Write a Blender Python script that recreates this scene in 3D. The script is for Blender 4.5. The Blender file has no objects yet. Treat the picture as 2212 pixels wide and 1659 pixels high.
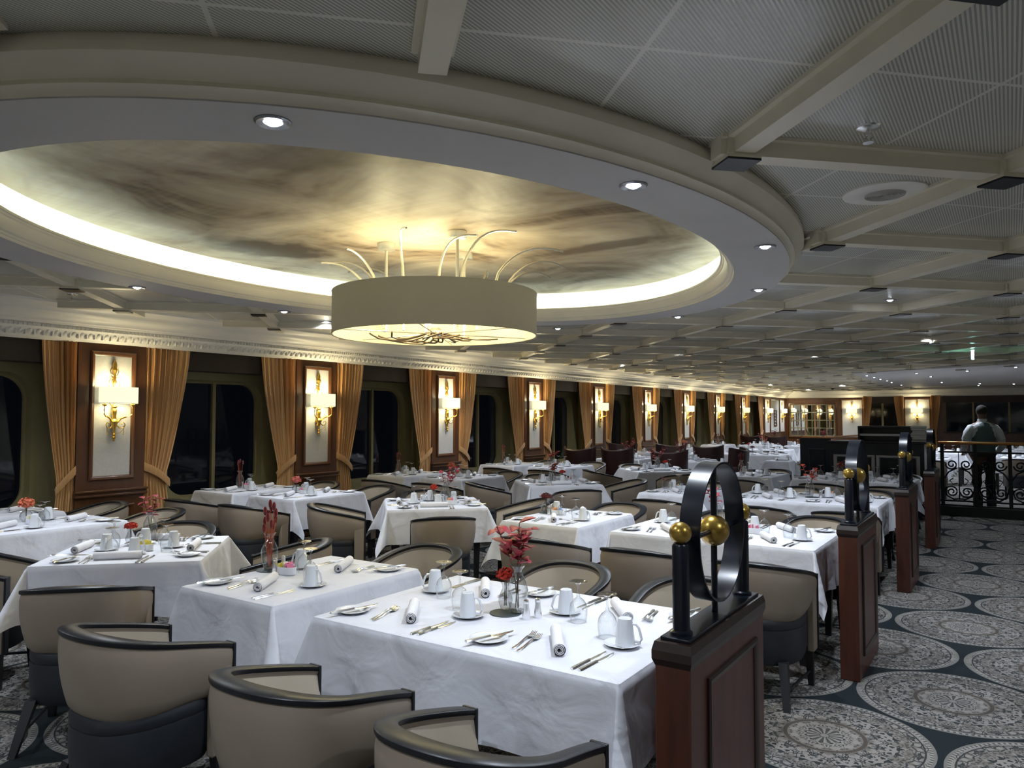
import bpy, bmesh, math, random
from math import sin, cos, pi, radians as R
from mathutils import Vector, Matrix, noise

# ------------------------------------------------------------------ camera, world, exposure
SC = bpy.context.scene
COL = SC.collection
cam = bpy.data.objects.new('camera', bpy.data.cameras.new('camera'))
COL.objects.link(cam)
cam.location = (0, 0, 1.6)
cam.rotation_euler = (R(90 + 2.49), 0, R(33.945))
cam.data.sensor_width = 36
cam.data.lens = 36 * 1600 / 2212
cam.data.clip_start = 0.05
cam.data.clip_end = 200
SC.camera = cam
w = bpy.data.worlds.new('night'); SC.world = w; w.use_nodes = True
w.node_tree.nodes['Background'].inputs[0].default_value = (0.002, 0.0025, 0.004, 1)
w.node_tree.nodes['Background'].inputs[1].default_value = 1.0
SC.view_settings.view_transform = 'Standard'
SC.view_settings.look = 'None'
SC.view_settings.exposure = 1.02
SC.view_settings.gamma = 1
SC.view_settings.use_curve_mapping = False
try:
    SC.cycles.max_bounces = 6
    SC.cycles.adaptive_threshold = .02
    SC.cycles.diffuse_bounces = 3
    SC.cycles.glossy_bounces = 3
    SC.cycles.transparent_max_bounces = 24
    SC.cycles.caustics_reflective = False
    SC.cycles.caustics_refractive = False
    SC.cycles.sample_clamp_indirect = 4
except Exception:
    pass

# main light levels
SPOT_W = 34.0          # each ceiling downlight
COOL = (0.80, 0.88, 1.0)
COVE = 6.5             # light strip hidden in the oval cove
BULB_W = 4.6           # each bulb of the chandelier
SCONCE_W = 3.3         # each wall sconce bulb
SHADE_E = 1.35

CEIL = 2.66

# ------------------------------------------------------------------ tiny node language
class NT:
    def __init__(s, name):
        s.m = bpy.data.materials.new(name); s.m.use_nodes = True
        s.t = s.m.node_tree; s.n = s.t.nodes; s.l = s.t.links
        s.p = s.n['Principled BSDF']; s.out = s.n['Material Output']
    def node(s, typ, **kw):
        x = s.n.new(typ)
        for k, v in kw.items(): setattr(x, k, v)
        return x
    def put(s, sock, v):
        if isinstance(v, bpy.types.NodeSocket): s.l.new(v, sock)
        elif isinstance(v, (tuple, list)):
            sock.default_value = tuple(v) + ((1,) if len(sock.default_value) == 4 and len(v) == 3 else ())
        else: sock.default_value = v
    def math(s, op, a, b=0.0, c=0.0):
        x = s.node('ShaderNodeMath', operation=op)
        s.put(x.inputs[0], a); s.put(x.inputs[1], b); s.put(x.inputs[2], c)
        return x.outputs[0]
    def coord(s, kind='Object'):
        return s.node('ShaderNodeTexCoord').outputs[kind]
    def sep(s, v):
        x = s.node('ShaderNodeSeparateXYZ'); s.put(x.inputs[0], v); return x.outputs
    def comb(s, x, y, z=0.0):
        c = s.node('ShaderNodeCombineXYZ')
        s.put(c.inputs[0], x); s.put(c.inputs[1], y); s.put(c.inputs[2], z); return c.outputs[0]
    def mapping(s, v, scale=(1, 1, 1), rot=(0, 0, 0), loc=(0, 0, 0)):
        x = s.node('ShaderNodeMapping'); s.put(x.inputs[0], v)
        x.inputs[1].default_value = loc; x.inputs[2].default_value = rot; x.inputs[3].default_value = scale
        return x.outputs[0]
    def noise(s, v, scale=5, detail=3, rough=.5, dist=0):
        x = s.node('ShaderNodeTexNoise'); s.put(x.inputs['Vector'], v)
        x.inputs['Scale'].default_value = scale; x.inputs['Detail'].default_value = detail
        x.inputs['Roughness'].default_value = rough; x.inputs['Distortion'].default_value = dist
        return x.outputs[0]
    def ramp(s, f, stops, interp='LINEAR'):
        x = s.node('ShaderNodeValToRGB'); s.put(x.inputs[0], f)
        x.color_ramp.interpolation = interp
        e = x.color_ramp.elements
        while len(e) < len(stops): e.new(0.5)
        for i, (p, c) in enumerate(stops):
            e[i].position = p; e[i].color = tuple(c) + (1,) if len(c) == 3 else c
        return x.outputs[0]
    def mix(s, f, a, b):
        x = s.node('ShaderNodeMix', data_type='RGBA')
        s.put(x.inputs[0], f); s.put(x.inputs[6], a); s.put(x.inputs[7], b)
        return x.outputs[2]
    def bump(s, h, strength=.3, dist=.01):
        x = s.node('ShaderNodeBump'); s.put(x.inputs['Height'], h)
        x.inputs['Strength'].default_value = strength; x.inputs['Distance'].default_value = dist
        s.l.new(x.outputs[0], s.p.inputs['Normal'])
    def set(s, **kw):
        names = dict(color='Base Color', rough='Roughness', metal='Metallic', spec='Specular IOR Level',
                     coat='Coat Weight', sheen='Sheen Weight', trans='Transmission Weight', ior='IOR',
                     ecol='Emission Color', estr='Emission Strength', alpha='Alpha', coatr='Coat Roughness')
        for k, v in kw.items(): s.put(s.p.inputs[names[k]], v)
        return s

def plain(name, color, rough=.5, metal=0, var=.0, scale=8, bump=0, **kw):
    t = NT(name)
    co = t.coord()
    n = t.noise(co, scale, 3)
    if var:
        a = tuple(c * (1 - var) for c in color); b = tuple(min(1, c * (1 + var)) for c in color)
        t.set(color=t.ramp(n, [(.3, a), (.7, b)]))
    else: t.set(color=color)
    t.set(rough=rough, metal=metal, **kw)
    if bump: t.bump(n, bump, .004)
    return t.m

def glow(name, color, strength, base=(.8, .8, .8)):
    t = NT(name); t.set(color=base, rough=.6, ecol=color, estr=strength); return t.m

# ------------------------------------------------------------------ materials
MAT = {}
MAT['black'] = plain('black_lacquer', (.004, .006, .011), .30, 0, .1, spec=.3, coat=.12, coatr=.1)
MAT['rail'] = plain('ebony_rail', (.010, .011, .014), .38, 0, .15, 5, spec=.35, coat=.08, coatr=.3)
MAT['blackwood'] = plain('black_wood', (.012, .012, .014), .35, 0, .2)
MAT['chrome'] = plain('polished_steel', (.88, .89, .90), .24, 1)
MAT['gold'] = plain('antique_gold', (.72, .46, .10), .3, 1, .12, 30)
MAT['goldball'] = plain('gold_paint', (.40, .255, .045), .28, .75, .15, 14, coat=.6, coatr=.06)
MAT['brass'] = plain('brass_rail', (.55, .24, .08), .25, .8, .15)
MAT['china'] = plain('white_china', (.72, .74, .77), .12, 0, 0, coat=.3)
MAT['iron'] = plain('wrought_iron', (.008, .009, .011), .4, .2, .1)
MAT['cream'] = plain('cream_paint', (.86, .80, .65), .32, 0, .04, 3)
MAT['white'] = plain('white_paint', (.88, .86, .80), .45, 0, .03, 3)
MAT['soffit'] = plain('soffit_paint', (.56, .54, .52), .5, 0, .03, 3)
MAT['olive'] = plain('olive_wall', (.27, .23, .11), .6, 0, .1, 2)
MAT['darkwall'] = plain('valance_wood', (.035, .022, .014), .5, 0, .2, 3)
MAT['fabric'] = plain('wall_fabric', (.62, .61, .58), .8, 0, .05, 60, bump=.2)
MAT['seatdark'] = plain('navy_vinyl', (.012, .015, .020), .5, 0, .15, 6)
MAT['wing'] = plain('maroon_leather', (.030, .010, .010), .4, 0, .2, 5)
MAT['stem_red'] = plain('red_stem', (.50, .09, .03), .6, 0, .2, 60)
MAT['stem'] = plain('dark_stem', (.10, .07, .05), .6, 0, .2, 60)
MAT['leaf'] = plain('crimson_leaf', (.27, .020, .032), .5, 0, .35, 22)
MAT['leafrust'] = plain('rust_leaf', (.34, .040, .014), .5, 0, .3, 22)
MAT['tail'] = plain('dark_red_plume', (.17, .004, .007), .95, 0, .4, 90, bump=.8, sheen=.5)
MAT['carnation'] = plain('scarlet_petal', (.48, .028, .010), .7, 0, .4, 70)
MAT['hydra'] = plain('coral_petal', (.66, .17, .08), .7, 0, .35, 70)
MAT['hydrapink'] = plain('dusty_coral_petal', (.62, .15, .12), .7, 0, .35, 70)
MAT['maroonflower'] = plain('maroon_petal', (.11, .015, .012), .8, 0, .4, 90)
MAT['mat'] = plain('dark_coaster', (.02, .035, .04), .5)
MAT['yellow'] = plain('yellow_paper', (.82, .68, .12), .6, 0, .15, 60)
MAT['pink'] = plain('pink_paper', (.85, .25, .38), .6, 0, .15, 60)
MAT['paper'] = plain('white_paper', (.80, .78, .74), .6, 0, .1, 60)
MAT['blue'] = plain('blue_paper', (.30, .45, .70), .6, 0, .15, 60)
MAT['orangep'] = plain('orange_paper', (.80, .40, .16), .6, 0, .15, 60)
MAT['steelgrey'] = plain('grey_metal_strip', (.35, .36, .38), .3, .9)
MAT['glow_lamp'] = glow('lamp_lens', (.86, .92, 1.0), 16)
MAT['shade'] = glow('lit_shade', (1.0, .96, .66), SHADE_E * .36, (.85, .82, .65))
MAT['cove'] = glow('cove_strip', (.84, 1.0, .90), COVE)
MAT['bulb'] = glow('warm_bulb', (1.0, .90, .50), 30)
MAT['greenlamp'] = glow('green_lamp', (.35, 1.0, .85), 14)
MAT['skin'] = plain('skin', (.16, .085, .055), .5, 0, .05)
MAT['hair'] = plain('short_dark_hair', (.025, .02, .018), .9, 0, .3, 80)
MAT['shirt'] = plain('white_shirt', (.74, .76, .80), .7, 0, .05, 20, bump=.3)
MAT['vest'] = plain('grey_green_vest', (.10, .15, .16), .75, 0, .1, 90)
MAT['trouser'] = plain('black_trousers', (.012, .012, .014), .7)

def wood(name, a, b, rough=.3, scale=(1.2, 1.2, 14), coat=.3):
    t = NT(name)
    co = t.mapping(t.coord(), (scale[0] * 6, scale[1] * 6, scale[2] / 14))
    n = t.noise(co, 3.2, 5, .6, .6)
    t.set(color=t.ramp(n, [(.3, a), (.7, b)]), rough=rough, coat=coat, coatr=.15)
    return t.m
MAT['wood'] = wood('walnut_panel', (.078, .028, .008), (.120, .045, .012), .35, (1, 1, 10))
MAT['mahogany'] = wood('mahogany', (.040, .011, .006), (.075, .020, .010), .4, (1, 1, 10), .08)
MAT['mahoganydark'] = wood('dark_mahogany', (.014, .008, .006), (.026, .013, .010), .35, (1, 1, 10), .12)

def mk_leather(name, a, b):
    t = NT(name); co = t.coord()
    n = t.noise(co, 90, 2); m = t.noise(co, 3, 2)
    t.set(color=t.ramp(m, [(.3, a), (.7, b)]), rough=.42, spec=.45)
    t.bump(n, .12, .002)
    return t.m
MAT['leather'] = mk_leather('taupe_leather', (.235, .190, .145), (.265, .215, .165))
MAT['leatherlit'] = mk_leather('lit_taupe_leather', (.42, .36, .27), (.47, .40, .31))  # same taupe leather, lightened: light on the chairs' inner face is painted in

def mk_cloth():
    t = NT('white_linen'); co = t.coord()
    n = t.noise(co, 5.5, 3, .45, .6); wv = t.noise(co, 500, 1)
    s = t.sep(co)
    fold = None
    for ax, o in ((0, 0.0), (1, 0.0)):
        d = t.math('ABSOLUTE', t.math('SUBTRACT', s[ax], o))
        k = t.math('MULTIPLY', t.math('LESS_THAN', d, .004), -.35)
        fold = k if fold is None else t.math('ADD', fold, k)
    h = t.math('ADD', t.math('ADD', t.math('MULTIPLY', n, 1.0), t.math('MULTIPLY', wv, .03)), fold)
    t.set(color=(.66, .665, .71), rough=.8, sheen=.08)
    t.bump(h, .62, .03)
    return t.m
MAT['cloth'] = mk_cloth()
MAT['napkin'] = plain('napkin_linen', (.74, .73, .75), .85, 0, .03, 40, bump=.25)

def mk_glass(name, tint, base):
    t = NT(name)
    f = t.node('ShaderNodeLayerWeight'); f.inputs[0].default_value = .5
    tr = t.node('ShaderNodeBsdfTransparent'); t.l.new(t.mix(t.math('POWER', f.outputs[1], 2.2), tint, tuple(q * .55 for q in tint)), tr.inputs[0])
    gl = t.node('ShaderNodeBsdfGlossy'); gl.inputs[0].default_value = (1, 1, 1, 1); gl.inputs[1].default_value = .04
    mx = t.node('ShaderNodeMixShader')
    t.l.new(t.math('ADD', t.math('MULTIPLY', t.math('POWER', f.outputs[1], 2.2), .75), base), mx.inputs[0])
    t.l.new(tr.outputs[0], mx.inputs[1]); t.l.new(gl.outputs[0], mx.inputs[2])
    t.l.new(mx.outputs[0], t.out.inputs[0])
    return t.m
MAT['glass'] = mk_glass('clear_glass', (.94, .955, .96), .065)
MAT['vaseglass'] = mk_glass('vase_glass', (.86, .88, .89), .09)
MAT['pane'] = mk_glass('window_glass', (.30, .34, .36), .03)

def mk_mirror():
    t = NT('mirror'); t.set(color=(.75, .78, .78), rough=.03, metal=1); return t.m
MAT['mirror'] = mk_mirror()

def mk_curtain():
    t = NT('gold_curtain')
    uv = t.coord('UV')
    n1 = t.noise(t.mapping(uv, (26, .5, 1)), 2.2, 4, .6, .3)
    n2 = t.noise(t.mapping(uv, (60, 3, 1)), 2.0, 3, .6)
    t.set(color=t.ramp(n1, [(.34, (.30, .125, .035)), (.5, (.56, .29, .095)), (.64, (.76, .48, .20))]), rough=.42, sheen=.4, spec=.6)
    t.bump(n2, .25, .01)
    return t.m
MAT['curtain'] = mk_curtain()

PATCHES = [(-4.30, 3.36, .50, .36, 1.1, .97), (-2.3, 4.60, .60, .14, -.1, .7), (-2.5, 2.3, .8, .25, .4, .5), (-3.6, 5.2, .6, .2, .9, .5)]
def mk_dome():
    t = NT('painted_dome'); co = t.coord()
    a = t.noise(co, 1.1, 4, .62, .8)
    b = t.noise(t.mapping(co, (9, .7, 1), (0, 0, R(35))), 2.0, 3, .6, .2)
    c = t.noise(t.mapping(co, (.7, 9, 1), (0, 0, R(50))), 2.0, 3, .6, .2)
    col = t.ramp(a, [(.34, (.10, .072, .055)), (.44, (.30, .255, .21)), (.58, (.47, .43, .36)), (.74, (.62, .57, .46))])
    k = t.math('MULTIPLY', t.math('ADD', b, c), .5)
    col = t.mix(t.ramp(k, [(.40, (0, 0, 0)), (.62, (.45, .45, .45))]), col, (.36, .28, .18))
    s = t.sep(co)
    for px_, py_, rx, ry, th, st in PATCHES:
        dx = t.math('SUBTRACT', s[0], px_); dy = t.math('SUBTRACT', s[1], py_)
        u_ = t.math('DIVIDE', t.math('ADD', t.math('MULTIPLY', dx, cos(th)), t.math('MULTIPLY', dy, sin(th))), rx)
        v_ = t.math('DIVIDE', t.math('SUBTRACT', t.math('MULTIPLY', dy, cos(th)), t.math('MULTIPLY', dx, sin(th))), ry)
        r_ = t.math('SQRT', t.math('ADD', t.math('MULTIPLY', u_, u_), t.math('MULTIPLY', v_, v_)))
        r_ = t.math('ADD', r_, t.math('MULTIPLY', t.math('SUBTRACT', t.noise(co, 5, 3), .5), .9))
        col = t.mix(t.ramp(r_, [(.55, (st, st, st)), (1.05, (0, 0, 0))]), col, (.07, .042, .028))
    t.set(color=col, rough=.48, spec=.12)
    return t.m
MAT['dome'] = mk_dome()

def mk_panel():
    t = NT('ribbed_ceiling_panel'); co = t.coord(); s = t.sep(co)
    # narrow ribs along the room
    fr = t.math('FRACT', t.math('MULTIPLY', s[0], 1 / .0115))
    rib = t.math('LESS_THAN', t.math('ABSOLUTE', t.math('SUBTRACT', fr, .5)), .24)
    # panel joints on the diagonal
    q = .85
    seams = None
    for sg in (1, -1):
        v = t.math('ADD', s[1], t.math('MULTIPLY', s[0], sg))
        f2 = t.math('FRACT', t.math('DIVIDE', t.math('SUBTRACT', v, 3.65), q))
        d = t.math('MINIMUM', f2, t.math('SUBTRACT', 1.0, f2))
        k = t.math('LESS_THAN', d, .013)
        seams = k if seams is None else t.math('MAXIMUM', seams, k)
    base = t.mix(rib, (.72, .70, .61), (.37, .37, .34))
    col = t.mix(seams, base, (.78, .76, .68))
    t.set(color=col, rough=.22, spec=.9)
    h = t.math('SUBTRACT', t.math('MULTIPLY', t.noise(co, 1.6, 2), .6), t.math('MULTIPLY', rib, .05))
    t.bump(h, .10, .02)
    return t.m
MAT['panel'] = mk_panel()

def mk_carpet():
    t = NT('medallion_carpet'); co = t.coord(); s = t.sep(co)
    D, p, rad = 1.01, .875, .492
    def cell(x0, y0):
        dx = t.math('SUBTRACT', t.math('MODULO', t.math('ADD', s[0], 100 * D - x0 + D / 2), D), D / 2)
        dy = t.math('SUBTRACT', t.math('MODULO', t.math('ADD', s[1], 100 * 2 * p - y0 + p), 2 * p), p)
        r = t.math('SQRT', t.math('ADD', t.math('MULTIPLY', dx, dx), t.math('MULTIPLY', dy, dy)))
        return dx, dy, r
    xa, ya, ra = cell(-.815, 4.02)
    xb, yb, rb = cell(-.31, 4.02 + p)
    k = t.math('LESS_THAN', rb, ra)
    lerp = lambda a, b: t.math('ADD', t.math('MULTIPLY', a, t.math('SUBTRACT', 1, k)), t.math('MULTIPLY', b, k))
    x, y, r = lerp(xa, xb), lerp(ya, yb), lerp(ra, rb)
    ang = t.math('ARCTAN2', y, x)
    def fold(n):
        w_ = 2 * pi / n
        a = t.math('MODULO', t.math('ADD', ang, 4 * pi), w_)
        return t.math('ABSOLUTE', t.math('SUBTRACT', a, w_ / 2))
    f = fold(12)
    lx, ly = t.math('MULTIPLY', r, t.math('COSINE', f)), t.math('MULTIPLY', r, t.math('SINE', f))
    v = t.comb(lx, ly)
    n = t.noise(v, 14, 2, .5, 1.8)
    fr = t.math('ABSOLUTE', t.math('SUBTRACT', t.math('FRACT', t.math('MULTIPLY', n, 4.4)), .5))
    scroll = t.ramp(fr, [(.13, (0, 0, 0)), (.22, (1, 1, 1))])
    n2 = t.noise(v, 9, 2, .5, .8)
    blot = t.ramp(n2, [(.50, (0, 0, 0)), (.60, (1, 1, 1))])
    lightc, darkc, midc, gap = (.255, .235, .215), (.026, .031, .031), (.090, .078, .066), (.006, .012, .015)
    col = t.mix(scroll, darkc, lightc)
    col = t.mix(t.math('MULTIPLY', blot, .55), col, midc)
    # brown ring and rosette in the middle
    ring = lambda a, b: t.math('MULTIPLY', t.math('GREATER_THAN', r, a), t.math('LESS_THAN', r, b))
    col = t.mix(ring(.176, .196), col, (.07, .06, .05))
    pet = t.math('GREATER_THAN', t.math('COSINE', t.math('MULTIPLY', ang, 14)), .1)
    ros = t.mix(pet, (.07, .07, .065), (.27, .25, .23))
    col = t.mix(ring(.025, .085), col, ros)
    # border: thin dark, beads, light edge
    col = t.mix(ring(.440, .448), col, darkc)
    bead = t.math('GREATER_THAN', t.math('SINE', t.math('MULTIPLY', ang, 110)), -.1)
    bcol = t.mix(bead, (.07, .08, .07), (.30, .28, .25))
    col = t.mix(ring(.462, .478), col, bcol)
    col = t.mix(ring(.478, rad), col, (.17, .16, .145))
    col = t.mix(t.math('GREATER_THAN', r, rad), col, gap)
    g = t.noise(co, 420, 2)
    col = t.mix(t.math('MULTIPLY', g, .25), col, (.05, .05, .05))
    t.set(color=col, rough=.95, spec=.15)
    t.bump(g, .4, .004)
    return t.m
MAT['carpet'] = mk_carpet()

# ------------------------------------------------------------------ mesh builder
class MB:
    def __init__(s): s.v = []; s.f = []; s.uv = None
    def add(s, vs, fs):
        o = len(s.v); s.v += [tuple(q) for q in vs]; s.f += [tuple(i + o for i in f) for f in fs]; return s
    def box(s, x0, x1, y0, y1, z0, z1):
        vs = [(x, y, z) for z in (z0, z1) for x, y in ((x0, y0), (x1, y0), (x1, y1), (x0, y1))]
        return s.add(vs, [(3, 2, 1, 0), (4, 5, 6, 7), (0, 1, 5, 4), (1, 2, 6, 5), (2, 3, 7, 6), (3, 0, 4, 7)])
    def frustum(s, b, t_):                       # b, t_: (cx, cy, z, hx, hy)
        vs = []
        for cx, cy, z, hx, hy in (b, t_): vs += [(cx - hx, cy - hy, z), (cx + hx, cy - hy, z), (cx + hx, cy + hy, z), (cx - hx, cy + hy, z)]
        return s.add(vs, [(3, 2, 1, 0), (4, 5, 6, 7), (0, 1, 5, 4), (1, 2, 6, 5), (2, 3, 7, 6), (3, 0, 4, 7)])
    def loops(s, loops, closed=True, cap=False, wrap=False):   # bridge equal-length loops
        n = len(loops[0]); vs = [p for l in loops for p in l]; fs = []
        m = len(loops)
        for i in range(m if wrap else m - 1):
            for j in range(n if closed else n - 1):
                a, b = i * n + j, i * n + (j + 1) % n
                c, d = ((i + 1) % m) * n + (j + 1) % n, ((i + 1) % m) * n + j
                fs.append((a, b, c, d))
        if cap: fs += [tuple(range(n))[::-1], tuple((m - 1) * n + j for j in range(n))]
        return s.add(vs, fs)
    def lathe(s, prof, n=24, at=(0, 0, 0), ax=1, ay=1):
        loops = []
        for r, z in prof:
            loops.append([(at[0] + ax * r * cos(2 * pi * k / n), at[1] + ay * r * sin(2 * pi * k / n), at[2] + z) for k in range(n)])
        return s.loops(loops)
    def tube(s, pts, r, n=8, cap=True):
        pts = [Vector(p) for p in pts]; loops = []
        rr = r if isinstance(r, (list, tuple)) else [r] * len(pts)
        up = Vector((0, 0, 1))
        for i, p in enumerate(pts):
            t_ = (pts[min(i + 1, len(pts) - 1)] - pts[max(i - 1, 0)]).normalized()
            a = t_.cross(up)
            if a.length < .05: a = t_.cross(Vector((1, 0, 0)))
            a.normalize(); b = t_.cross(a)
            loops.append([p + a * rr[i] * cos(2 * pi * k / n) + b * rr[i] * sin(2 * pi * k / n) for k in range(n)])
        return s.loops(loops, cap=cap)
    def ball(s, c, r, n=16, m=10, sx=1, sy=1, sz=1):
        c = Vector(c); prof = []
        loops = [[(c.x + sx * r * sin(pi * i / m) * cos(2 * pi * k / n), c.y + sy * r * sin(pi * i / m) * sin(2 * pi * k / n), c.z - sz * r * cos(pi * i / m)) for k in range(n)] for i in range(1, m)]
        o = len(s.v); s.loops(loops)
        s.v += [(c.x, c.y, c.z - sz * r), (c.x, c.y, c.z + sz * r)]
        lo, hi = len(s.v) - 2, len(s.v) - 1
        for k in range(n):
            s.f.append((lo, o + (k + 1) % n, o + k)); q = o + (m - 2) * n; s.f.append((hi, q + k, q + (k + 1) % n))
        return s
    def build(s, name, m, parent=None, smooth=True, loc=None, rot=None, bevel=0):
        me = bpy.data.meshes.new(name); me.from_pydata([tuple(q) for q in s.v], [], s.f); me.update()
        if smooth:
            me.polygons.foreach_set('use_smooth', [True] * len(me.polygons))
            try: me.set_sharp_from_angle(angle=R(38))
            except Exception: pass
        me.materials.append(MAT[m] if isinstance(m, str) else m)
        if s.uv:
            l = me.uv_layers.new(name='UVMap')
            for lp in me.loops: l.data[lp.index].uv = s.uv[lp.vertex_index]
        o = bpy.data.objects.new(name, me); COL.objects.link(o)
        if parent: o.parent = parent
        if loc: o.location = loc
        if rot: o.rotation_euler = (0, 0, rot)
        if bevel:
            b = o.modifiers.new('bevel', 'BEVEL'); b.width = bevel; b.segments = 2; b.limit_method = 'ANGLE'; b.angle_limit = R(50)
        return o

def tag(o, label, cat, group=None, kind=None):
    if label: o['label'] = label
    if cat: o['category'] = cat
    if group: o['group'] = group
    if kind: o['kind'] = kind
    return o
def struct(o):
    o['kind'] = 'structure'; return o
def thing(name, loc=(0, 0, 0), rz=0):
    o = bpy.data.objects.new(name, None); COL.objects.link(o); o.location = loc; o.rotation_euler = (0, 0, rz)
    o.empty_display_size = .05
    return o
def copy_tree(o, parent=None):
    c = o.copy(); COL.objects.link(c)
    if parent: c.parent = parent
    for ch in list(o.children): copy_tree(ch, c)
    return c
def remove_tree(o):
    for ch in list(o.children): remove_tree(ch)
    bpy.data.objects.remove(o)
class Proto:
    """first use moves the prototype itself, later uses copy it"""
    def __init__(s, o): s.o = o; s.used = False
    def put(s, loc, rz=0, label=None, cat=None, group=None, tilt=None):
        o = copy_tree(s.o) if s.used else s.o
        s.used = True
        o.location = loc; o.rotation_euler = (tilt[0] if tilt else 0, tilt[1] if tilt else 0, rz)
        for k in ('label', 'category', 'group'):
            if k in o: del o[k]
        tag(o, label, cat, group)
        return o
# ------------------------------------------------------------------ ceiling downlights (the room's main light)
lens_proto = None
def downlight(x, y, z, label, group, power=SPOT_W):
    global lens_proto
    if lens_proto is None:
        t = thing('ceiling_downlight')
        MB().lathe([(.027, .006), (.030, -.003), (.050, -.008), (.056, -.003), (.056, .002)], 28).build('trim_ring', 'steelgrey', t)
        MB().lathe([(.0005, -.014), (.010, -.013), (.019, -.009), (.026, -.001), (.027, .006)], 20).build('lens', 'glow_lamp', t)
        lens_proto = Proto(t)
    o = lens_proto.put((x, y, z), 0, label, 'ceiling light', group)
    l = bpy.data.lights.new('downlight', 'SPOT'); l.energy = power; l.color = COOL
    l.spot_size = R(150); l.spot_blend = .9; l.shadow_soft_size = .035
    lo = bpy.data.objects.new('downlight_beam', l); COL.objects.link(lo); lo.parent = o; lo.location = (0, 0, -.03)
    return o

RING = [(-1.85, 1.44), (-1.20, 2.63), (-1.06, 3.98), (-1.47, 5.33), (-2.48, 6.37), (-3.83, 6.53), (-5.16, 4.16), (-5.04, 2.80)]
ringn = ['nearest on the oval soffit, straight above the camera side', 'second along the near rim of the oval', 'on the tip of the oval nearest the aisle',
         'on the oval rim past the aisle tip', 'fifth around the oval, by the grid ceiling', 'on the far rim of the oval above the drum lamp',
         'on the window side of the oval rim, right one', 'on the window side of the oval rim, left one']
for (x, y), n in zip(RING, ringn):
    downlight(x, y, 2.5, 'round recessed white downlight ' + n, 'downlights in the oval soffit', SPOT_W * .68)
GRID = [(-.89, 7.5), (-2.72, 9.45), (-.91, 11.2), (-4.56, 11.35), (-6.35, 9.6), (-2.7, 13.1), (-.9, 14.9), (-4.58, 15.1), (-2.72, 16.9), (-6.4, 16.95),
        (-4.55, 18.8), (-6.4, 13.3), (-2.7, 20.6), (-4.55, 22.5), (-6.4, 20.7), (-2.7, 24.3), (-4.55, 26.2), (-6.4, 24.4), (-6.9, 27.9), (-4.5, 29.8), (-6.3, 29.5), (-5.4, 30.6), (-6.9, 31.2),
        (.95, 9.4), (.95, 13.1), (.95, 5.6), (.95, 1.9), (2.75, 3.7), (2.75, 7.5), (2.75, 11.2), (4.6, 5.6), (4.6, 9.4), (-.9, 0.1), (-2.7, -.9), (-4.5, .1), (-6.4, -.9), (-6.35, 5.7), (-6.6, 1.6), (.95, -1.8)]
ordn = ['first', 'second', 'third', 'fourth', 'fifth', 'sixth', 'seventh', 'eighth', 'ninth', 'tenth', 'eleventh', 'twelfth', 'thirteenth', 'fourteenth', 'fifteenth', 'sixteenth']
rows = {}
for x, y in GRID:
    nm = {0: 'aisle-side', 1: 'middle', 2: 'inner', 3: 'window-side'}.get(round((-.9 - x) / 1.82), 'right-hand')
    rows.setdefault(nm, []).append((y, x))
for nm, l in rows.items():
    for i, (y, x) in enumerate(sorted(l)):
        downlight(x, y, CEIL, 'small recessed downlight in the ribbed ceiling, %s in the %s row' % (ordn[i], nm), 'downlights in the grid ceiling', SPOT_W * (1.0 if y < 20 else 1.2))

# ------------------------------------------------------------------ room shell
X0, X1, Y0, Y1 = -8.15, 6.0, -3.0, 32.1
struct(MB().box(X0 - .3, X1 + .1, Y0 - .1, Y1 + .1, -.12, 0).build('floor', 'carpet', smooth=False))
struct(MB().box(X1, X1 + .1, Y0 - .1, Y1 + .1, 0, 2.9).build('wall_right', 'cream', smooth=False))
struct(MB().box(X0 - .3, X1, Y0 - .1, Y0, 0, 2.9).build('wall_back', 'cream', smooth=False))

PITCH, P0 = 2.75, 4.09          # wall pilasters
# left wall: solid between the rounded windows
def rrect(cy, cz, hy, hz, r, n=6):
    pts = []
    for qy, qz, a0 in ((1, 1, 0), (-1, 1, 90), (-1, -1, 180), (1, -1, 270)):
        for k in range(n + 1):
            a = R(a0 + 90 * k / n); pts.append((cy + qy * (hy - r) + r * cos(a), cz + qz * (hz - r) + r * sin(a)))
    return pts
def onrect(cy, cz, hy, hz, y, z):
    dy, dz = y - cy, z - cz
    s_ = min(hy / abs(dy) if dy else 1e9, hz / abs(dz) if dz else 1e9)
    return cy + dy * s_, cz + dz * s_
lw = MB()
WC = [P0 + PITCH * (k + .5) + .1 for k in range(-3, 10)]
XW = -8.12
for k, yc in enumerate(WC):
    cyc = yc - .1
    inner = rrect(yc, 1.33, .65, .71, .26)
    outer = []
    for (y, z) in inner:
        oy, oz = onrect(cyc, 1.33, PITCH / 2, 1.33, y, z)
        outer.append((oy, oz))
    # force exact rectangle corners
    for cy_, cz_ in ((cyc + PITCH / 2, 2.66), (cyc - PITCH / 2, 2.66), (cyc - PITCH / 2, 0), (cyc + PITCH / 2, 0)):
        i = min(range(len(outer)), key=lambda i: (outer[i][0] - cy_) ** 2 + (outer[i][1] - cz_) ** 2); outer[i] = (cy_, cz_)
    lw.loops([[(XW, y, z) for y, z in outer], [(XW, y, z) for y, z in inner], [(XW - .14, y + (yc - y) * .03, z + (1.33 - z) * .03) for y, z in inner]])
ye = WC[-1] - .1 + PITCH / 2
lw.box(XW - .14, XW, ye, Y1, 0, 2.66)
struct(lw.build('wall_left', 'olive'))
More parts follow.
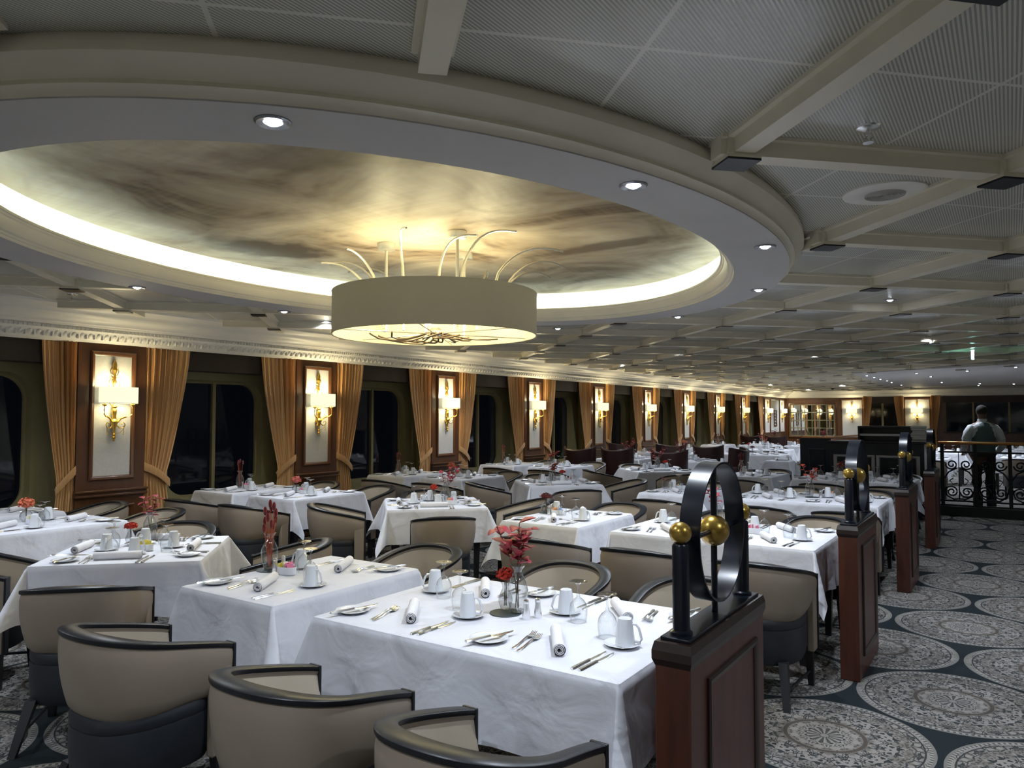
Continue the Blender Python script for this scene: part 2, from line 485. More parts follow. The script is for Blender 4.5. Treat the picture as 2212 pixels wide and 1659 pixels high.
for k, yc in enumerate(WC):
    w_ = thing('window_%d' % (k + 1), (0, 0, 0)); w_['kind'] = 'structure'
    MB().loops([[(XW - .13, y, z) for y, z in rrect(yc, 1.33, .64, .70, .26)], [(XW - .13, yc + (y - yc) * .001, 1.33 + (z - 1.33) * .001) for y, z in rrect(yc, 1.33, .64, .70, .26)]]).build('pane', 'pane', w_, smooth=False)
    fr = rrect(yc, 1.33, .65, .71, .26); fi = rrect(yc, 1.33, .61, .67, .23)
    MB().loops([[(XW - .12, y, z) for y, z in fr], [(XW - .09, y, z) for y, z in fr], [(XW - .09, y, z) for y, z in fi], [(XW - .12, y, z) for y, z in fi]], wrap=True).build('window_frame', 'olive', w_)
    MB().box(XW - .125, XW - .08, yc - .022, yc + .022, .64, 2.02).build('mullion', 'olive', w_, smooth=False)
    # dark boxed valance above the window
    MB().box(XW, -7.84, yc - .1 - PITCH / 2 + .36, yc - .1 + PITCH / 2 - .36, 2.13, 2.50).build('valance', 'darkwall', w_, smooth=False)
    MB().box(XW, XW + .05, yc - .1 - PITCH / 2 + .36, yc - .1 + PITCH / 2 - .36, 0, .30).build('sill_board', 'darkwall', w_, smooth=False)

def frame_rect(mb, x, y0, y1, z0, z1, w_, d, sgn=1):
    """moulded picture frame standing off plane X=x"""
    def lp(o, dx): return [(x + sgn * dx, y0 + o, z0 + o), (x + sgn * dx, y1 - o, z0 + o), (x + sgn * dx, y1 - o, z1 - o), (x + sgn * dx, y0 + o, z1 - o)]
    return mb.loops([lp(0, 0), lp(0, d * .6), lp(w_ * .25, d), lp(w_ * .6, d * .8), lp(w_, d * .2), lp(w_, 0)])
def frame_rect_y(mb, y, x0, x1, z0, z1, w_, d):
    def lp(o, dy): return [(x0 + o, y - dy, z0 + o), (x1 - o, y - dy, z0 + o), (x1 - o, y - dy, z1 - o), (x0 + o, y - dy, z1 - o)]
    return mb.loops([lp(0, 0), lp(0, d * .6), lp(w_ * .25, d), lp(w_ * .6, d * .8), lp(w_, d * .2), lp(w_, 0)])

PX = -7.78
trimn = [0]
def trim(o):
    trimn[0] += 1; o.name = 'trim_%d' % trimn[0]; return struct(o)
def pilaster(yc):
    t = thing('pilaster'); trim(t)
    MB().box(PX - .05, PX, yc - .355, yc + .355, 0, 2.42).build('wood_body', 'wood', t, bevel=.006)
    MB().box(XW, PX - .05, yc - .345, yc + .345, 0, 2.42).build('return', 'olive', t, smooth=False)
    f = MB(); frame_rect(f, PX, yc - .235, yc + .235, .94, 2.27, .045, .028); f.build('panel_frame', 'wood', t)
    MB().box(PX, PX + .004, yc - .19, yc + .19, .985, 2.225).build('fabric_panel', 'fabric', t, smooth=False)
    r = MB()
    for a, b, d in ((.775, .800, .045), (.800, .822, .03), (.822, .845, .055)): r.box(PX, PX + d, yc - .375, yc + .375, a, b)
    r.build('chair_rail', 'wood', t, bevel=.005)
    f = MB(); frame_rect(f, PX, yc - .25, yc + .25, .16, .68, .04, .02); f.build('base_frame', 'wood', t)
for k in range(-2, 9): pilaster(P0 + PITCH * k)

# cornice with egg-and-dart moulding
def cornice(axis, a0, a1, ornaments_to, ymin=0):
    prof = [(-7.80, 2.345), (-7.74, 2.36), (-7.70, 2.385), (-7.665, 2.43), (-7.655, 2.445), (-7.635, 2.452), (-7.63, 2.485), (-7.60, 2.49), (-7.59, 2.505),
            (-7.565, 2.51), (-7.555, 2.53), (-7.52, 2.55), (-7.47, 2.558), (-7.44, 2.575), (-7.43, 2.585), (-7.42, 2.585), (-7.40, 2.61), (-7.38, 2.625), (-7.22, 2.64), (-7.20, 2.665), (-7.20, 2.70)]
    t = thing('cornice'); trim(t)
    if axis == 'y':
        MB().loops([[(x, a, z) for x, z in prof] for a in (a0, a1)], closed=False).build('cornice_profile', 'white', t)
    else:
        MB().loops([[(a, Y1 - (x + 7.80), z) for x, z in prof] for a in (a1, a0)], closed=False).build('cornice_profile', 'white', t)
    if axis == 'y':
        e, d = MB(), MB()
        n = int((ornaments_to - ymin) / .08)
        for i in range(n):
            y = ymin + i * .08
            # egg
            for rows_ in ((.020, 1),):
                c = Vector((-7.690, y, 2.407))
                loops = []
                for j in range(1, 5):
                    ph = pi / 2 * j / 4.0
                    loops.append([(c.x + .012 * cos(ph) * 1.6 + (sin(a)) * .022 * sin(ph), c.y + .026 * sin(ph) * cos(a), c.z + .030 * sin(ph) * sin(a)) for a in [2 * pi * q / 8 for q in range(8)]])
                e.loops(loops[::-1]); 
                base = len(e.v); e.v.append((c.x + .021, c.y, c.z)); st = base - 8
                e.f += [(base, st + q, st + (q + 1) % 8) for q in range(8)]
            e.box(-7.705, -7.672, y + .036, y + .043, 2.375, 2.437)
            d.box(-7.640, -7.618, y, y + .022, 2.455, 2.482); d.box(-7.640, -7.618, y + .04, y + .062, 2.455, 2.482)
        e.build('egg_and_dart', 'white', t); d.build('dentils', 'white', t, smooth=False)
cornice('y', Y0, Y1, 19, 1.0)

# ------------------------------------------------------------------ oval dome and ceiling
OX, OY, OA, OB = -3.07, 3.60, 2.15, 2.88
def ell(off, z, n=96):
    # offset of an ellipse, measured inward
    pts = []
    for k in range(n):
        a = 2 * pi * k / n
        x, y = OA * cos(a), OB * sin(a)
        nx, ny = cos(a) / OA, sin(a) / OB; l = math.hypot(nx, ny)
        pts.append((OX + x - off * nx / l, OY + y - off * ny / l, z))
    return pts
# ceiling plane with an oval opening
n = 96
inner = ell(.06, CEIL, n)
outer = []
for (x, y, z) in inner:
    dx, dy = x - OX, y - OY
    s_ = min(((X1 if dx > 0 else X0 - .2) - OX) / dx if dx else 1e9, ((Y1 if dy > 0 else Y0) - OY) / dy if dy else 1e9)
    outer.append([OX + dx * s_, OY + dy * s_, z])
for cx_, cy_ in ((X1, Y1), (X0 - .2, Y1), (X0 - .2, Y0), (X1, Y0)):
    i = min(range(n), key=lambda i: (outer[i][0] - cx_) ** 2 + (outer[i][1] - cy_) ** 2); outer[i] = [cx_, cy_, CEIL]
struct(MB().loops([outer, inner, [(x, y, z + .05) for x, y, z in inner], [(x, y, z + .05) for x, y, z in outer]], wrap=True).build('ceiling', 'panel', smooth=False))

# oval soffit ring
rg = thing('oval_ring'); trim(rg)
MB().loops([ell(o, z) for o, z in ((-.03, CEIL), (-.05, 2.63), (-.05, 2.60), (-.035, 2.585), (-.02, 2.57), (.005, 2.545), (.0, 2.53), (.02, 2.52), (.03, 2.505))]).build('outer_moulding', 'cream', rg)
MB().loops([ell(o, z) for o, z in ((.03, 2.505), (.03, 2.50), (.35, 2.50))]).build('soffit', 'soffit', rg)
MB().loops([ell(o, z) for o, z in ((.35, 2.50), (.355, 2.515), (.365, 2.515), (.37, 2.525), (.385, 2.53), (.40, 2.555), (.41, 2.585), (.415, 2.588), (.42, 2.598), (.43, 2.600), (.43, 2.612), (.40, 2.612), (.39, 2.56), (.20, 2.56))]).build('inner_moulding', 'cream', rg)
MB().loops([ell(o, z) for o, z in ((.20, 2.56), (.15, 2.60), (.15, 2.67), (.18, 2.715), (.23, 2.745), (.30, 2.762), (.35, 2.768))]).build('cove_wall', 'white', rg)
MB().loops([ell(o, z) for o, z in ((.28, 2.562), (.28, 2.576), (.30, 2.576), (.30, 2.562))]).build('light_strip', 'cove', rg)
dm = MB()
lp = [ell(.35, 2.768)]
for q, z in ((.86, 2.775), (.66, 2.779), (.4, 2.782), (.15, 2.784), (.002, 2.784)):
    lp.append([(OX + (x - OX) * q, OY + (y - OY) * q, z) for x, y, _ in lp[0]])
dm.loops(lp); trim(dm.build('dome', 'dome'))

# beam grid at 45 degrees
def clip(p0, d, lo, hi):
    """split the segment p0 + d*t, t in lo..hi, by the oval and the room"""
    seg = []; cur = None; N = 700
    for i in range(N + 1):
        t_ = lo + (hi - lo) * i / N; x, y = p0[0] + d[0] * t_, p0[1] + d[1] * t_
        ok = (-7.24 < x < X1 and Y0 < y < Y1 - .5) and ((x - OX) / (OA + .04)) ** 2 + ((y - OY) / (OB + .04)) ** 2 > 1 and not (x > -3.0 and y > 18.3)
        if ok: cur = [t_, t_] if cur is None else [cur[0], t_]
        elif cur: seg.append(cur); cur = None
    if cur: seg.append(cur)
    return [q for q in seg if q[1] - q[0] > .08]
bm_ = MB(); q2 = math.sqrt(.5)
for fam in (0, 1):
    for i in range(-10, 24):
        c = 3.65 + 1.70 * i
        p0, d = ((0, c), (q2, q2)) if fam == 0 else ((0, c), (-q2, q2))
        nx, ny = -d[1], d[0]
        for a, b in clip(p0, d, -45, 45):
            def P(t_, o, z): return (p0[0] + d[0] * t_ + nx * o, p0[1] + d[1] * t_ + ny * o, z)
            pr = [(-.062, CEIL), (-.062, 2.645), (-.042, 2.642), (-.042, 2.585 + .002 * fam), (.042, 2.585 + .002 * fam), (.042, 2.642), (.062, 2.645), (.062, CEIL)]
            bm_.loops([[P(t_, o, z) for o, z in pr] for t_ in (a, b)], cap=True)
for i in range(-10, 26):
    for j in range(-14, 26):
        a_, b_ = 3.65 + 1.70 * i, 3.65 + 1.70 * j
        x, y = (b_ - a_) / 2, (a_ + b_) / 2
        if -7.1 < x < X1 - .3 and Y0 + .3 < y < Y1 - 1 and ((x - OX) / (OA + .05)) ** 2 + ((y - OY) / (OB + .05)) ** 2 > 1 and not (x > -3.1 and y > 18.2):
            bm_.loops([[(x + h * 1.41 * cos(R(90 * k)), y + h * 1.41 * sin(R(90 * k)), z) for k in range(4)] for z, h in ((2.66, .06), (2.60, .06), (2.568, .070))], cap=True)
grid = bm_.build('ceiling_beams', 'cream', smooth=False); trim(grid)
# black node plates
nodes = []
for i in range(-10, 26):
    for j in range(-14, 26):
        a, b = 3.65 + 1.70 * i, 3.65 + 1.70 * j      # Y - X = a ; Y + X = b
        x, y = (b - a) / 2, (a + b) / 2
        if -7.1 < x < X1 - .3 and Y0 + .3 < y < Y1 - 1 and ((x - OX) / (OA + .05)) ** 2 + ((y - OY) / (OB + .05)) ** 2 > 1 and not (x > -3.1 and y > 18.2): nodes.append((x, y))
nodes.sort(key=lambda q: math.hypot(q[0], q[1]) if q[0] < q[1] * .2 + .3 else 99 + math.hypot(*q))
def plate(mb, x, y):
    vs = []
    for z, h in ((2.568, .062), (2.568, .068), (2.560, .068), (2.560, .0)):
        vs.append([(x + h * 1.41 * cos(R(90 * k)), y + h * 1.41 * sin(R(90 * k)), z) for k in range(4)])
    mb.loops(vs, cap=True)
base = None
for x, y in nodes[:90]:
    if base is None:
        m_ = MB(); plate(m_, 0, 0); base = m_.build('node_plate', 'black', grid, smooth=False); base.location = (x, y, 0)
    else:
        c_ = base.copy(); COL.objects.link(c_); c_.location = (x, y, 0)
m_ = MB()
for x, y in nodes[90:]: plate(m_, x, y)
far = m_.build('node_plate', 'black', grid, smooth=False); far['kind'] = 'stuff'

# smooth white ceiling further in on the aisle side
sf = MB()
pts = [(-3.0, 18.48), (X1, 13.6), (X1, 28.2), (-3.4, 27.9)]
sf.loops([[(x, y, 2.66) for x, y in pts], [(x, y, 2.58) for x, y in pts]], cap=True); trim(sf.build('smooth_soffit', 'soffit', smooth=False))
k = 0
for x, y in ((-2.85, 19.5), (-2.83, 20.5), (-2.83, 21.6), (-2.8, 22.6), (-2.83, 23.8), (-2.82, 26.0), (-1.76, 19.1), (-1.62, 20.9), (-1.63, 24.6), (-.83, 27.6), (-.75, 26.2), (.09, 27.0), (.1, 17.8), (-.76, 18.7), (1.6, 20), (3.2, 20), (1.6, 24), (3.2, 24)):
    downlight(x, y, 2.578, 'tiny downlight in the smooth far ceiling, %s from its near end' % ordn[min(k, 15)] if k < 14 else 'tiny downlight in the smooth far ceiling, out beyond the aisle', 'downlights in the smooth ceiling', SPOT_W * .8); k += 1
tb = thing('far_band'); trim(tb)
MB().box(-7.2, X1, Y1 - .6, Y1 - .05, 2.60, 2.66).build('far_ceiling_band', 'soffit', tb, smooth=False)

# round speakers, sprinklers, dome cameras, green lamp
def speaker():
    t = thing('ceiling_speaker')
    MB().lathe([(.001, -.012), (.09, -.012), (.10, -.016), (.17, -.014), (.185, -.008), (.185, .0)], 40).build('speaker_rim', 'white', t)
    m_ = MB()
    for i in range(9): m_.lathe([(.012 + .009 * i, -.013), (.0145 + .009 * i, -.019), (.017 + .009 * i, -.013)], 32)
    m_.build('speaker_grille', 'soffit', t)
    return Proto(t)
sp = speaker()
sp.put((-.47, 3.86, CEIL), 0, 'large round white speaker flush in the ceiling by the oval tip', 'speaker', 'round ceiling speakers')
sp.put((-6.29, 2.68, CEIL), 0, 'round white speaker in the ceiling near the window cornice', 'speaker', 'round ceiling speakers')
def sprinkler():
    t = thing('sprinkler')
    MB().lathe([(.001, -.012), (.02, -.012), (.042, -.006), (.045, 0)], 24).build('cup', 'chrome', t)
    m_ = MB(); m_.tube([(0, 0, -.01), (0, 0, -.03)], .008); m_.tube([(0, 0, -.03), (.012, 0, -.042), (0, 0, -.056)], .0035, 6); m_.tube([(0, 0, -.03), (-.012, 0, -.042), (0, 0, -.056)], .0035, 6)
    m_.lathe([(.001, -.056), (.018, -.056), (.019, -.059), (.001, -.059)], 16); m_.build('spray_head', 'chrome', t)
    return Proto(t)
sk = sprinkler()
for (x, y), lb in zip([(-.41, 2.95), (-.40, 8.32), (-6.74, 3.17)], ['chrome fire sprinkler under the big ribbed panel by the oval', 'small sprinkler in the ceiling beyond the second divider', 'sprinkler in the ceiling close to the cornice']):
    sk.put((x, y, CEIL), 0, lb, 'sprinkler', 'ceiling sprinklers')
t = thing('emergency_lamp', (-.45, 12.9, 2.58)); tag(t, 'slim emergency lamp glowing green under the ceiling grid', 'emergency light')
MB().box(-.03, .03, -.02, .02, 0, .06).build('bracket', 'white', t, smooth=False)
MB().box(-.018, .018, -.012, .012, -.14, 0).build('lamp_tube', 'greenlamp', t, bevel=.006)
t = thing('security_camera', (-5.3, 28.5, 2.62)); tag(t, 'small black dome camera under the far ceiling', 'camera')
MB().ball((0, 0, 0), .07, 12, 8).build('camera_dome', 'black', t); MB().lathe([(.08, .0), (.08, .06)], 16).build('camera_base', 'white', t)
# ------------------------------------------------------------------ wall sconces
def make_sconce():
    t = thing('wall_sconce')
    # oval linen shade
    def oval(a, b, z, n=36): return [(.115 + b * cos(2 * pi * k / n), a * sin(2 * pi * k / n), z) for k in range(n)]
    MB().loops([oval(.198, .093, 1.73), oval(.200, .095, 1.73), oval(.200, .095, 1.90), oval(.198, .093, 1.90)], wrap=True).build('lamp_shade', 'shade', t)
    MB().loops([oval(.2015, .0965, 1.73), oval(.2015, .0965, 1.736), oval(.199, .094, 1.736), oval(.199, .094, 1.73)], wrap=True).build('shade_rim', 'gold', t)
    b = MB()
    b.lathe([(.001, 1.36), (.014, 1.365), (.02, 1.38), (.012, 1.395), (.018, 1.41), (.010, 1.425), (.014, 1.44), (.012, 1.46), (.020, 1.475), (.026, 1.50), (.040, 1.545), (.034, 1.56), (.022, 1.572), (.024, 1.585),
             (.018, 1.60), (.024, 1.63), (.026, 1.66), (.018, 1.68), (.030, 1.70), (.012, 1.72), (.008, 1.74), (.006, 1.90)], 14, (.032, 0, 0))
    b.ball((.032, 0, 1.352), .013, 10, 6)
    for s_ in (1, -1):
        b.tube([(.03, 0, 1.70), (.035, s_ * .03, 1.71), (.035, s_ * .05, 1.73), (.035, s_ * .045, 1.75)], .005, 6)
    b.build('body', 'gold', t)
    for s_ in (1, -1):
        a = MB()
        cv = [(.04, s_ * .02, 1.51), (.05, s_ * .05, 1.475), (.06, s_ * .085, 1.48), (.065, s_ * .10, 1.51), (.06, s_ * .085, 1.535), (.055, s_ * .065, 1.525), (.055, s_ * .068, 1.51)]
        a.tube(cv, .0055, 6)
        a.tube([(.045, s_ * .03, 1.535), (.06, s_ * .06, 1.58), (.08, s_ * .09, 1.60), (.10, s_ * .12, 1.595), (.115, s_ * .145, 1.62), (.118, s_ * .148, 1.66), (.118, s_ * .145, 1.715)], [.008, .009, .007, .006, .006, .006, .006], 6)
        a.lathe([(.006, 1.70), (.022, 1.712), (.024, 1.722), (.010, 1.728), (.006, 1.76)], 12, (.118, s_ * .145, 0))
        for q in range(4): a.ball((.06 + .008 * q, s_ * (.055 + .012 * q), 1.575 + .006 * q), .010, 8, 5)
        a.tube([(.06, s_ * .085, 1.50), (.06, s_ * .088, 1.44), (.06, s_ * .085, 1.42)], .003, 5); a.ball((.06, s_ * .085, 1.415), .007, 8, 5)
        a.tube([(.055, s_ * .085, 1.46), (.045, s_ * .05, 1.425), (.035, 0, 1.42)], .003, 5)
        a.build('arm', 'gold', t)
    f = MB()
    f.lathe([(.008, 1.90), (.014, 1.93), (.022, 1.96), (.014, 1.985), (.018, 2.0), (.012, 2.02), (.016, 2.05), (.026, 2.08), (.018, 2.10), (.024, 2.125), (.020, 2.15), (.010, 2.175), (.001, 2.20)], 12, (.022, 0, 0))
    for s_ in (1, -1):
        f.tube([(.02, s_ * .01, 2.02), (.02, s_ * .035, 2.035), (.02, s_ * .045, 2.07), (.02, s_ * .035, 2.10), (.02, s_ * .015, 2.115)], .0045, 6)
        f.tube([(.02, s_ * .01, 2.00), (.02, s_ * .04, 1.99), (.02, s_ * .055, 1.955), (.02, s_ * .058, 1.92), (.02, s_ * .05, 1.90)], .0045, 6)
        for q in range(3): f.ball((.022, s_ * .014, 2.095 + q * .025), .011 - q * .002, 8, 5)
    f.build('finial', 'gold', t)
    MB().ball((.115, .09, 1.80), .018, 10, 8).build('bulb', 'bulb', t); MB().ball((.115, -.09, 1.80), .018, 10, 8).build('bulb', 'bulb', t)
    return t
sconce = Proto(make_sconce())
def put_sconce(x, y, rz, label, k=1.0):
    o = sconce.put((x, y, 0), rz, label, 'wall lamp', 'gilt wall sconces')
    l = bpy.data.lights.new('sconce_light', 'POINT'); l.energy = SCONCE_W * k; l.color = (1, .85, .52); l.shadow_soft_size = .05
    lo = bpy.data.objects.new('sconce_light', l); COL.objects.link(lo); lo.parent = o; lo.location = (.115, 0, 1.885)
    for s_ in (.115,):
        l2 = bpy.data.lights.new('sconce_light', 'POINT'); l2.energy = SCONCE_W * .22 * k; l2.color = (1, .85, .52); l2.shadow_soft_size = .05
        lo = bpy.data.objects.new('sconce_light', l2); COL.objects.link(lo); lo.parent = o; lo.location = (s_, 0, 1.745)
    return o
for k in range(-2, 9):
    nm = 'gilt sconce with lit cream oval shade on the %s' % ('nearest pilaster in view' if k == 0 else ordn[k] + ' pilaster from the near end' if k > 0 else 'pilaster %s the near window' % ('behind' if k == -2 else 'before'))
    if k < 0: continue
    put_sconce(PX + .004, P0 + PITCH * k, 0, nm)

# ------------------------------------------------------------------ curtains
def make_curtain(sgn):
    """hangs beside a pilaster; y grows away from it (sgn) ; tied back at 0.95 m"""
    t = thing('curtain'); m_ = MB(); m_.uv = []
    NI, NJ = 88, 26
    zt = 0.93
    def width(z):
        if z > zt: q = max(0.0, 2.40 - z) / (2.40 - zt); return .52 - .27 * q ** 1.5
        q = min(1, (zt - z) / .35); return .25 + .05 * q
    vs = []
    for j in range(NJ + 1):
        z = 2.42 + (.08 - 2.42) * j / NJ
        for i in range(NI + 1):
            u = i / NI; wd = width(z)
            zz = z
            drop = .18 * u if z > .3 and z < 2.3 else 0
            y = u * wd
            amp = .026 * (.55 if abs(z - zt) < .12 else 1) + .01 * sin(u * 7)
            ph = 2 * pi * u * 7.5 + .5 * sin(z * 1.7 + u * 3)
            x = amp * (sin(ph) + .35 * sin(2.1 * ph + z)) * (.6 + .4 * sin(3 * u + 1))
            yy = y + .012 * sin(ph * 2)
            vs.append((.05 + x, sgn * yy, z)); m_.uv.append((u, z * .4))
    fs = []
    for j in range(NJ):
        for i in range(NI):
            a = j * (NI + 1) + i; q = (a, a + 1, a + NI + 2, a + NI + 1)
            fs.append(q if sgn > 0 else q[::-1])
    m_.v = vs; m_.f = fs
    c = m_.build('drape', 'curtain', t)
    so = c.modifiers.new('thick', 'SOLIDIFY'); so.thickness = .004
    b = MB(); b.uv = []
    lo, hi = [], []
    lp = []
    N = 20
    for i in range(N + 1):
        u = i / N; y = -.01 + u * .30; zc = 1.06 - .20 * u + .02 * sin(u * 3); x = .085 + .025 * sin(pi * u)
        lp.append([(x, sgn * y, zc - .045), (x + .008, sgn * y, zc), (x, sgn * y, zc + .045), (x - .05 * (1 if 0 < i < N else .2), sgn * y, zc)])
        b.uv += [(u * 6, .1), (u * 6, .2), (u * 6, .3), (u * 6, .4)]
    b.loops(lp, cap=True); b.build('tieback', 'curtain', t)
    return t
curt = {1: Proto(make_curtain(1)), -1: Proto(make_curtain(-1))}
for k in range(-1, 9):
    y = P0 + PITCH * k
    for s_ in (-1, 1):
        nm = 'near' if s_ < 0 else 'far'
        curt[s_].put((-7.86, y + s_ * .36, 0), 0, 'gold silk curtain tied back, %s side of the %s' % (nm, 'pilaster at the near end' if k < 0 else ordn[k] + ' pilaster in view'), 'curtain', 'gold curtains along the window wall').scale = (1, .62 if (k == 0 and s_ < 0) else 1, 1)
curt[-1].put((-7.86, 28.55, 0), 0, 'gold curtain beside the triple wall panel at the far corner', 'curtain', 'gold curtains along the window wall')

# ------------------------------------------------------------------ chandelier
t = thing('drum_chandelier', (-3.24, 3.88, 0)); tag(t, 'large cream drum chandelier with curling silver branches under the painted oval', 'chandelier')
MAT['drumout'] = plain('taupe_drum_cloth', (.62, .56, .43), .85, 0, .04, 2, bump=.1)
MAT['drumin'] = plain('cream_drum_lining', (.46, .44, .34), .8)
MAT['diffuser'] = plain('cream_diffuser', (.82, .78, .60), .8)
RD, ZB, ZT = .69, 2.145, 2.425
MB().lathe([(RD, ZB), (RD, ZT)], 96).build('drum_shade', 'drumout', t)
MB().lathe([(RD - .006, ZT), (RD - .006, ZB)], 96).build('shade_lining', 'drumin', t)
MB().lathe([(RD - .008, ZB), (RD + .002, ZB - .003), (RD + .002, ZB + .006)], 96).build('shade_hem', 'drumout', t)
MB().lathe([(RD - .008, ZT), (RD + .002, ZT + .003), (RD + .002, ZT - .006)], 96).build('shade_hem', 'drumout', t)
rnd = random.Random(5)
MAT['curlmetal'] = plain('bronze_curl', (.20, .15, .10), .45, .7)
MAT['silver'] = plain('brushed_silver', (.78, .76, .68), .3, .9)
fr = MB()
for k in range(6): fr.tube([(0, 0, 2.16), (RD * cos(k * pi / 3), RD * sin(k * pi / 3), 2.16)], .004, 6)
fr.lathe([(.03, 2.14), (.05, 2.16), (.05, 2.18), (.03, 2.2)], 16)
fr.build('spider_frame', 'silver', t)
for k in range(13):
    a = 2 * pi * k / 13 + rnd.uniform(-.12, .12); H = rnd.uniform(.16, .30); L = rnd.uniform(.30, .46); r0 = .42
    pts = []
    for i in range(13):
        q = i / 12; rr = r0 + L * (q ** 1.7) + .05 * q; z = 2.22 + .20 * min(1, q * 3) + H * sin(min(1, max(0, (q - .15) / .85)) * pi * .62) - .0
        pts.append((rr * cos(a + .25 * q * q), rr * sin(a + .25 * q * q), z))
    MB().tube(pts, [.010 - .004 * i / 12 for i in range(13)], 7).build('branch', 'silver', t)
for k in range(16):
    a = 2 * pi * k / 16 + rnd.uniform(-.1, .1); L = rnd.uniform(.12, .42)
    pts = [(.04 * cos(a), .04 * sin(a), 2.17)] + [((.05 + L * q) * cos(a + .8 * q * q), (.05 + L * q) * sin(a + .8 * q * q), 2.17 - .055 * sin(pi * q * .8)) for q in (.2, .4, .6, .8, 1)]
    MB().tube(pts, .0065, 6).build('curl', 'curlmetal', t)
for k, (dx, dy) in enumerate(((.32, -.17), (-.29, -.18), (-.03, .36))):
    m_ = MB(); m_.tube([(dx, dy, 2.17), (dx, dy, 2.76)], .011, 10); m_.lathe([(.011, 2.735), (.058, 2.738), (.062, 2.755), (.062, 2.785)], 24, (dx, dy, 0)); m_.build('hanging_rod', 'silver', t)
for k in range(6):
    a = k * pi / 3 + .3; bx, by = .40 * cos(a), .40 * sin(a)
    MB().ball((bx, by, 2.30), .03, 12, 8).build('bulb', 'bulb', t)
    l = bpy.data.lights.new('chandelier_bulb', 'POINT'); l.energy = BULB_W; l.color = (1, .87, .50); l.shadow_soft_size = .05
    lo = bpy.data.objects.new('chandelier_bulb', l); COL.objects.link(lo); lo.parent = t; lo.location = (bx, by, 2.345)

# ------------------------------------------------------------------ wooden dividers with hoop ornaments
def make_divider():
    t = thing('divider')
    MB().box(-.055, .055, 0, .76, 0, .885).build('body', 'mahogany', t, bevel=.004)
    MB().loops([[(-x, y0, z), (x, y0, z), (x, y1, z), (-x, y1, z)] for x, y0, y1, z in ((.055, 0, .76, .86), (.062, -.008, .768, .88), (.062, -.008, .768, .905), (.056, 0, .762, .93))], cap=True).build('cap', 'mahoganydark', t, smooth=False)
    m_ = MB()
    frame_rect(m_, .055, .14, .66, .12, .80, .03, .012); frame_rect(m_, -.055, .14, .66, .12, .80, .03, .012, -1)
    m_.build('panel_moulding', 'mahoganydark', t)
    MB().box(-.046, .046, .02, .74, .93, .941).build('base_plate', 'black', t, bevel=.003)
    for y in (.075, .685):
        p = MB().lathe([(.034, .941), (.034, .95), (.026, .955), (.026, 1.205), (.022, 1.212), (.006, 1.214)], 24, (0, y, 0)).build('post', 'black', t)
        MB().ball((0, y, 1.244), .034, 24, 16).build('ball', 'goldball', t)
    yc, zc, ra = .38, 1.214, .228
    hoop = []
    N = 64
    for k in range(N):
        a = 2 * pi * k / N
        hoop.append([(x, yc + r * cos(a), zc + r * sin(a)) for x, r in ((-.034, ra - .0035), (.034, ra - .0035), (.034, ra + .0035), (-.034, ra + .0035))])
    h_ = MB().loops(hoop, wrap=True).build('hoop', 'black', t)
    MB().ball((0, yc, zc), .052, 28, 18).build('center_ball', 'goldball', t)
    MB().tube([(0, .075, 1.20), (0, .12, 1.214), (0, .64, 1.214), (0, .685, 1.20)], .0085, 10).build('cross_rod', 'black', t)
    MB().tube([(0, yc, .94), (0, yc, zc + ra)], .0105, 10).build('upright_rod', 'black', t)
    return t
dv = Proto(make_divider())
for k, lb in enumerate(('nearest brown divider with black hoop and gold balls, in front of everything', 'second divider with black hoop and gold balls along the aisle',
                        'third hoop-topped divider along the aisle', 'farthest hoop-topped divider, by the iron railing')):
    dv.put((-.845, (2.10, 4.92, 7.62, 10.32)[k], 0), 0, lb, 'divider', 'hoop-topped dividers along the aisle')

# ------------------------------------------------------------------ far wall
fw = MB(); fw.box(X0 - .2, -2.05, Y1, Y1 + .15, 0, 2.9); fw.box(-2.05, X1, Y1, Y1 + .15, 2.12, 2.9); fw.box(-2.05, X1, Y1, Y1 + .15, 0, 1.02)
struct(fw.build('wall_far', 'wood', smooth=False))
cornice('x', -7.8, X1, 0)
wn = 20
w_ = thing('window_20'); w_['kind'] = 'structure'
MB().box(-2.05, X1, Y1 + .08, Y1 + .09, 1.02, 2.12).build('pane', 'pane', w_, smooth=False)
for x in (-2.05, -1.15, -.05, 1.05, 2.15, 3.25): MB().box(x - .03, x + .03, Y1 + .02, Y1 + .08, 1.02, 2.12).build('mullion', 'olive', w_, smooth=False)
MB().box(-2.1, X1, Y1 - .05, Y1, 2.10, 2.36).build('valance', 'darkwall', w_, smooth=False)
MB().box(-2.1, X1, Y1 - .12, Y1, .98, 1.03).build('sill_board', 'darkwall', w_, smooth=False)
w_ = thing('window_21'); w_['kind'] = 'structure'
MB().box(-4.8, -3.45, Y1 - .012, Y1 - .002, .80, 2.10).build('pane', 'pane', w_, smooth=False)
MB().box(-4.8, -3.45, Y1 - .01, Y1 - .004, .80, 2.10).build('night_backing', 'trouser', w_, smooth=False)
MB().box(-4.19, -4.12, Y1 - .04, Y1 - .012, .80, 2.10).build('mullion', 'olive', w_, smooth=False)
MB().box(-4.85, -3.4, Y1 - .05, Y1, 2.10, 2.36).build('valance', 'darkwall', w_, smooth=False)
pn = thing('far_wall_panels'); trim(pn)
for x0, x1 in ((-5.62, -4.90), (-3.37, -2.57)):
    m_ = MB(); frame_rect_y(m_, Y1, x0 - .05, x1 + .05, .74, 2.28, .05, .03); m_.build('panel_frame', 'wood', pn)
    MB().box(x0, x1, Y1 - .006, Y1, .79, 2.23).build('fabric_panel', 'fabric', pn, smooth=False)
m_ = MB(); frame_rect_y(m_, Y1, -7.70, -5.83, .72, 2.16, .09, .04); m_.build('mirror_frame', 'wood', pn)
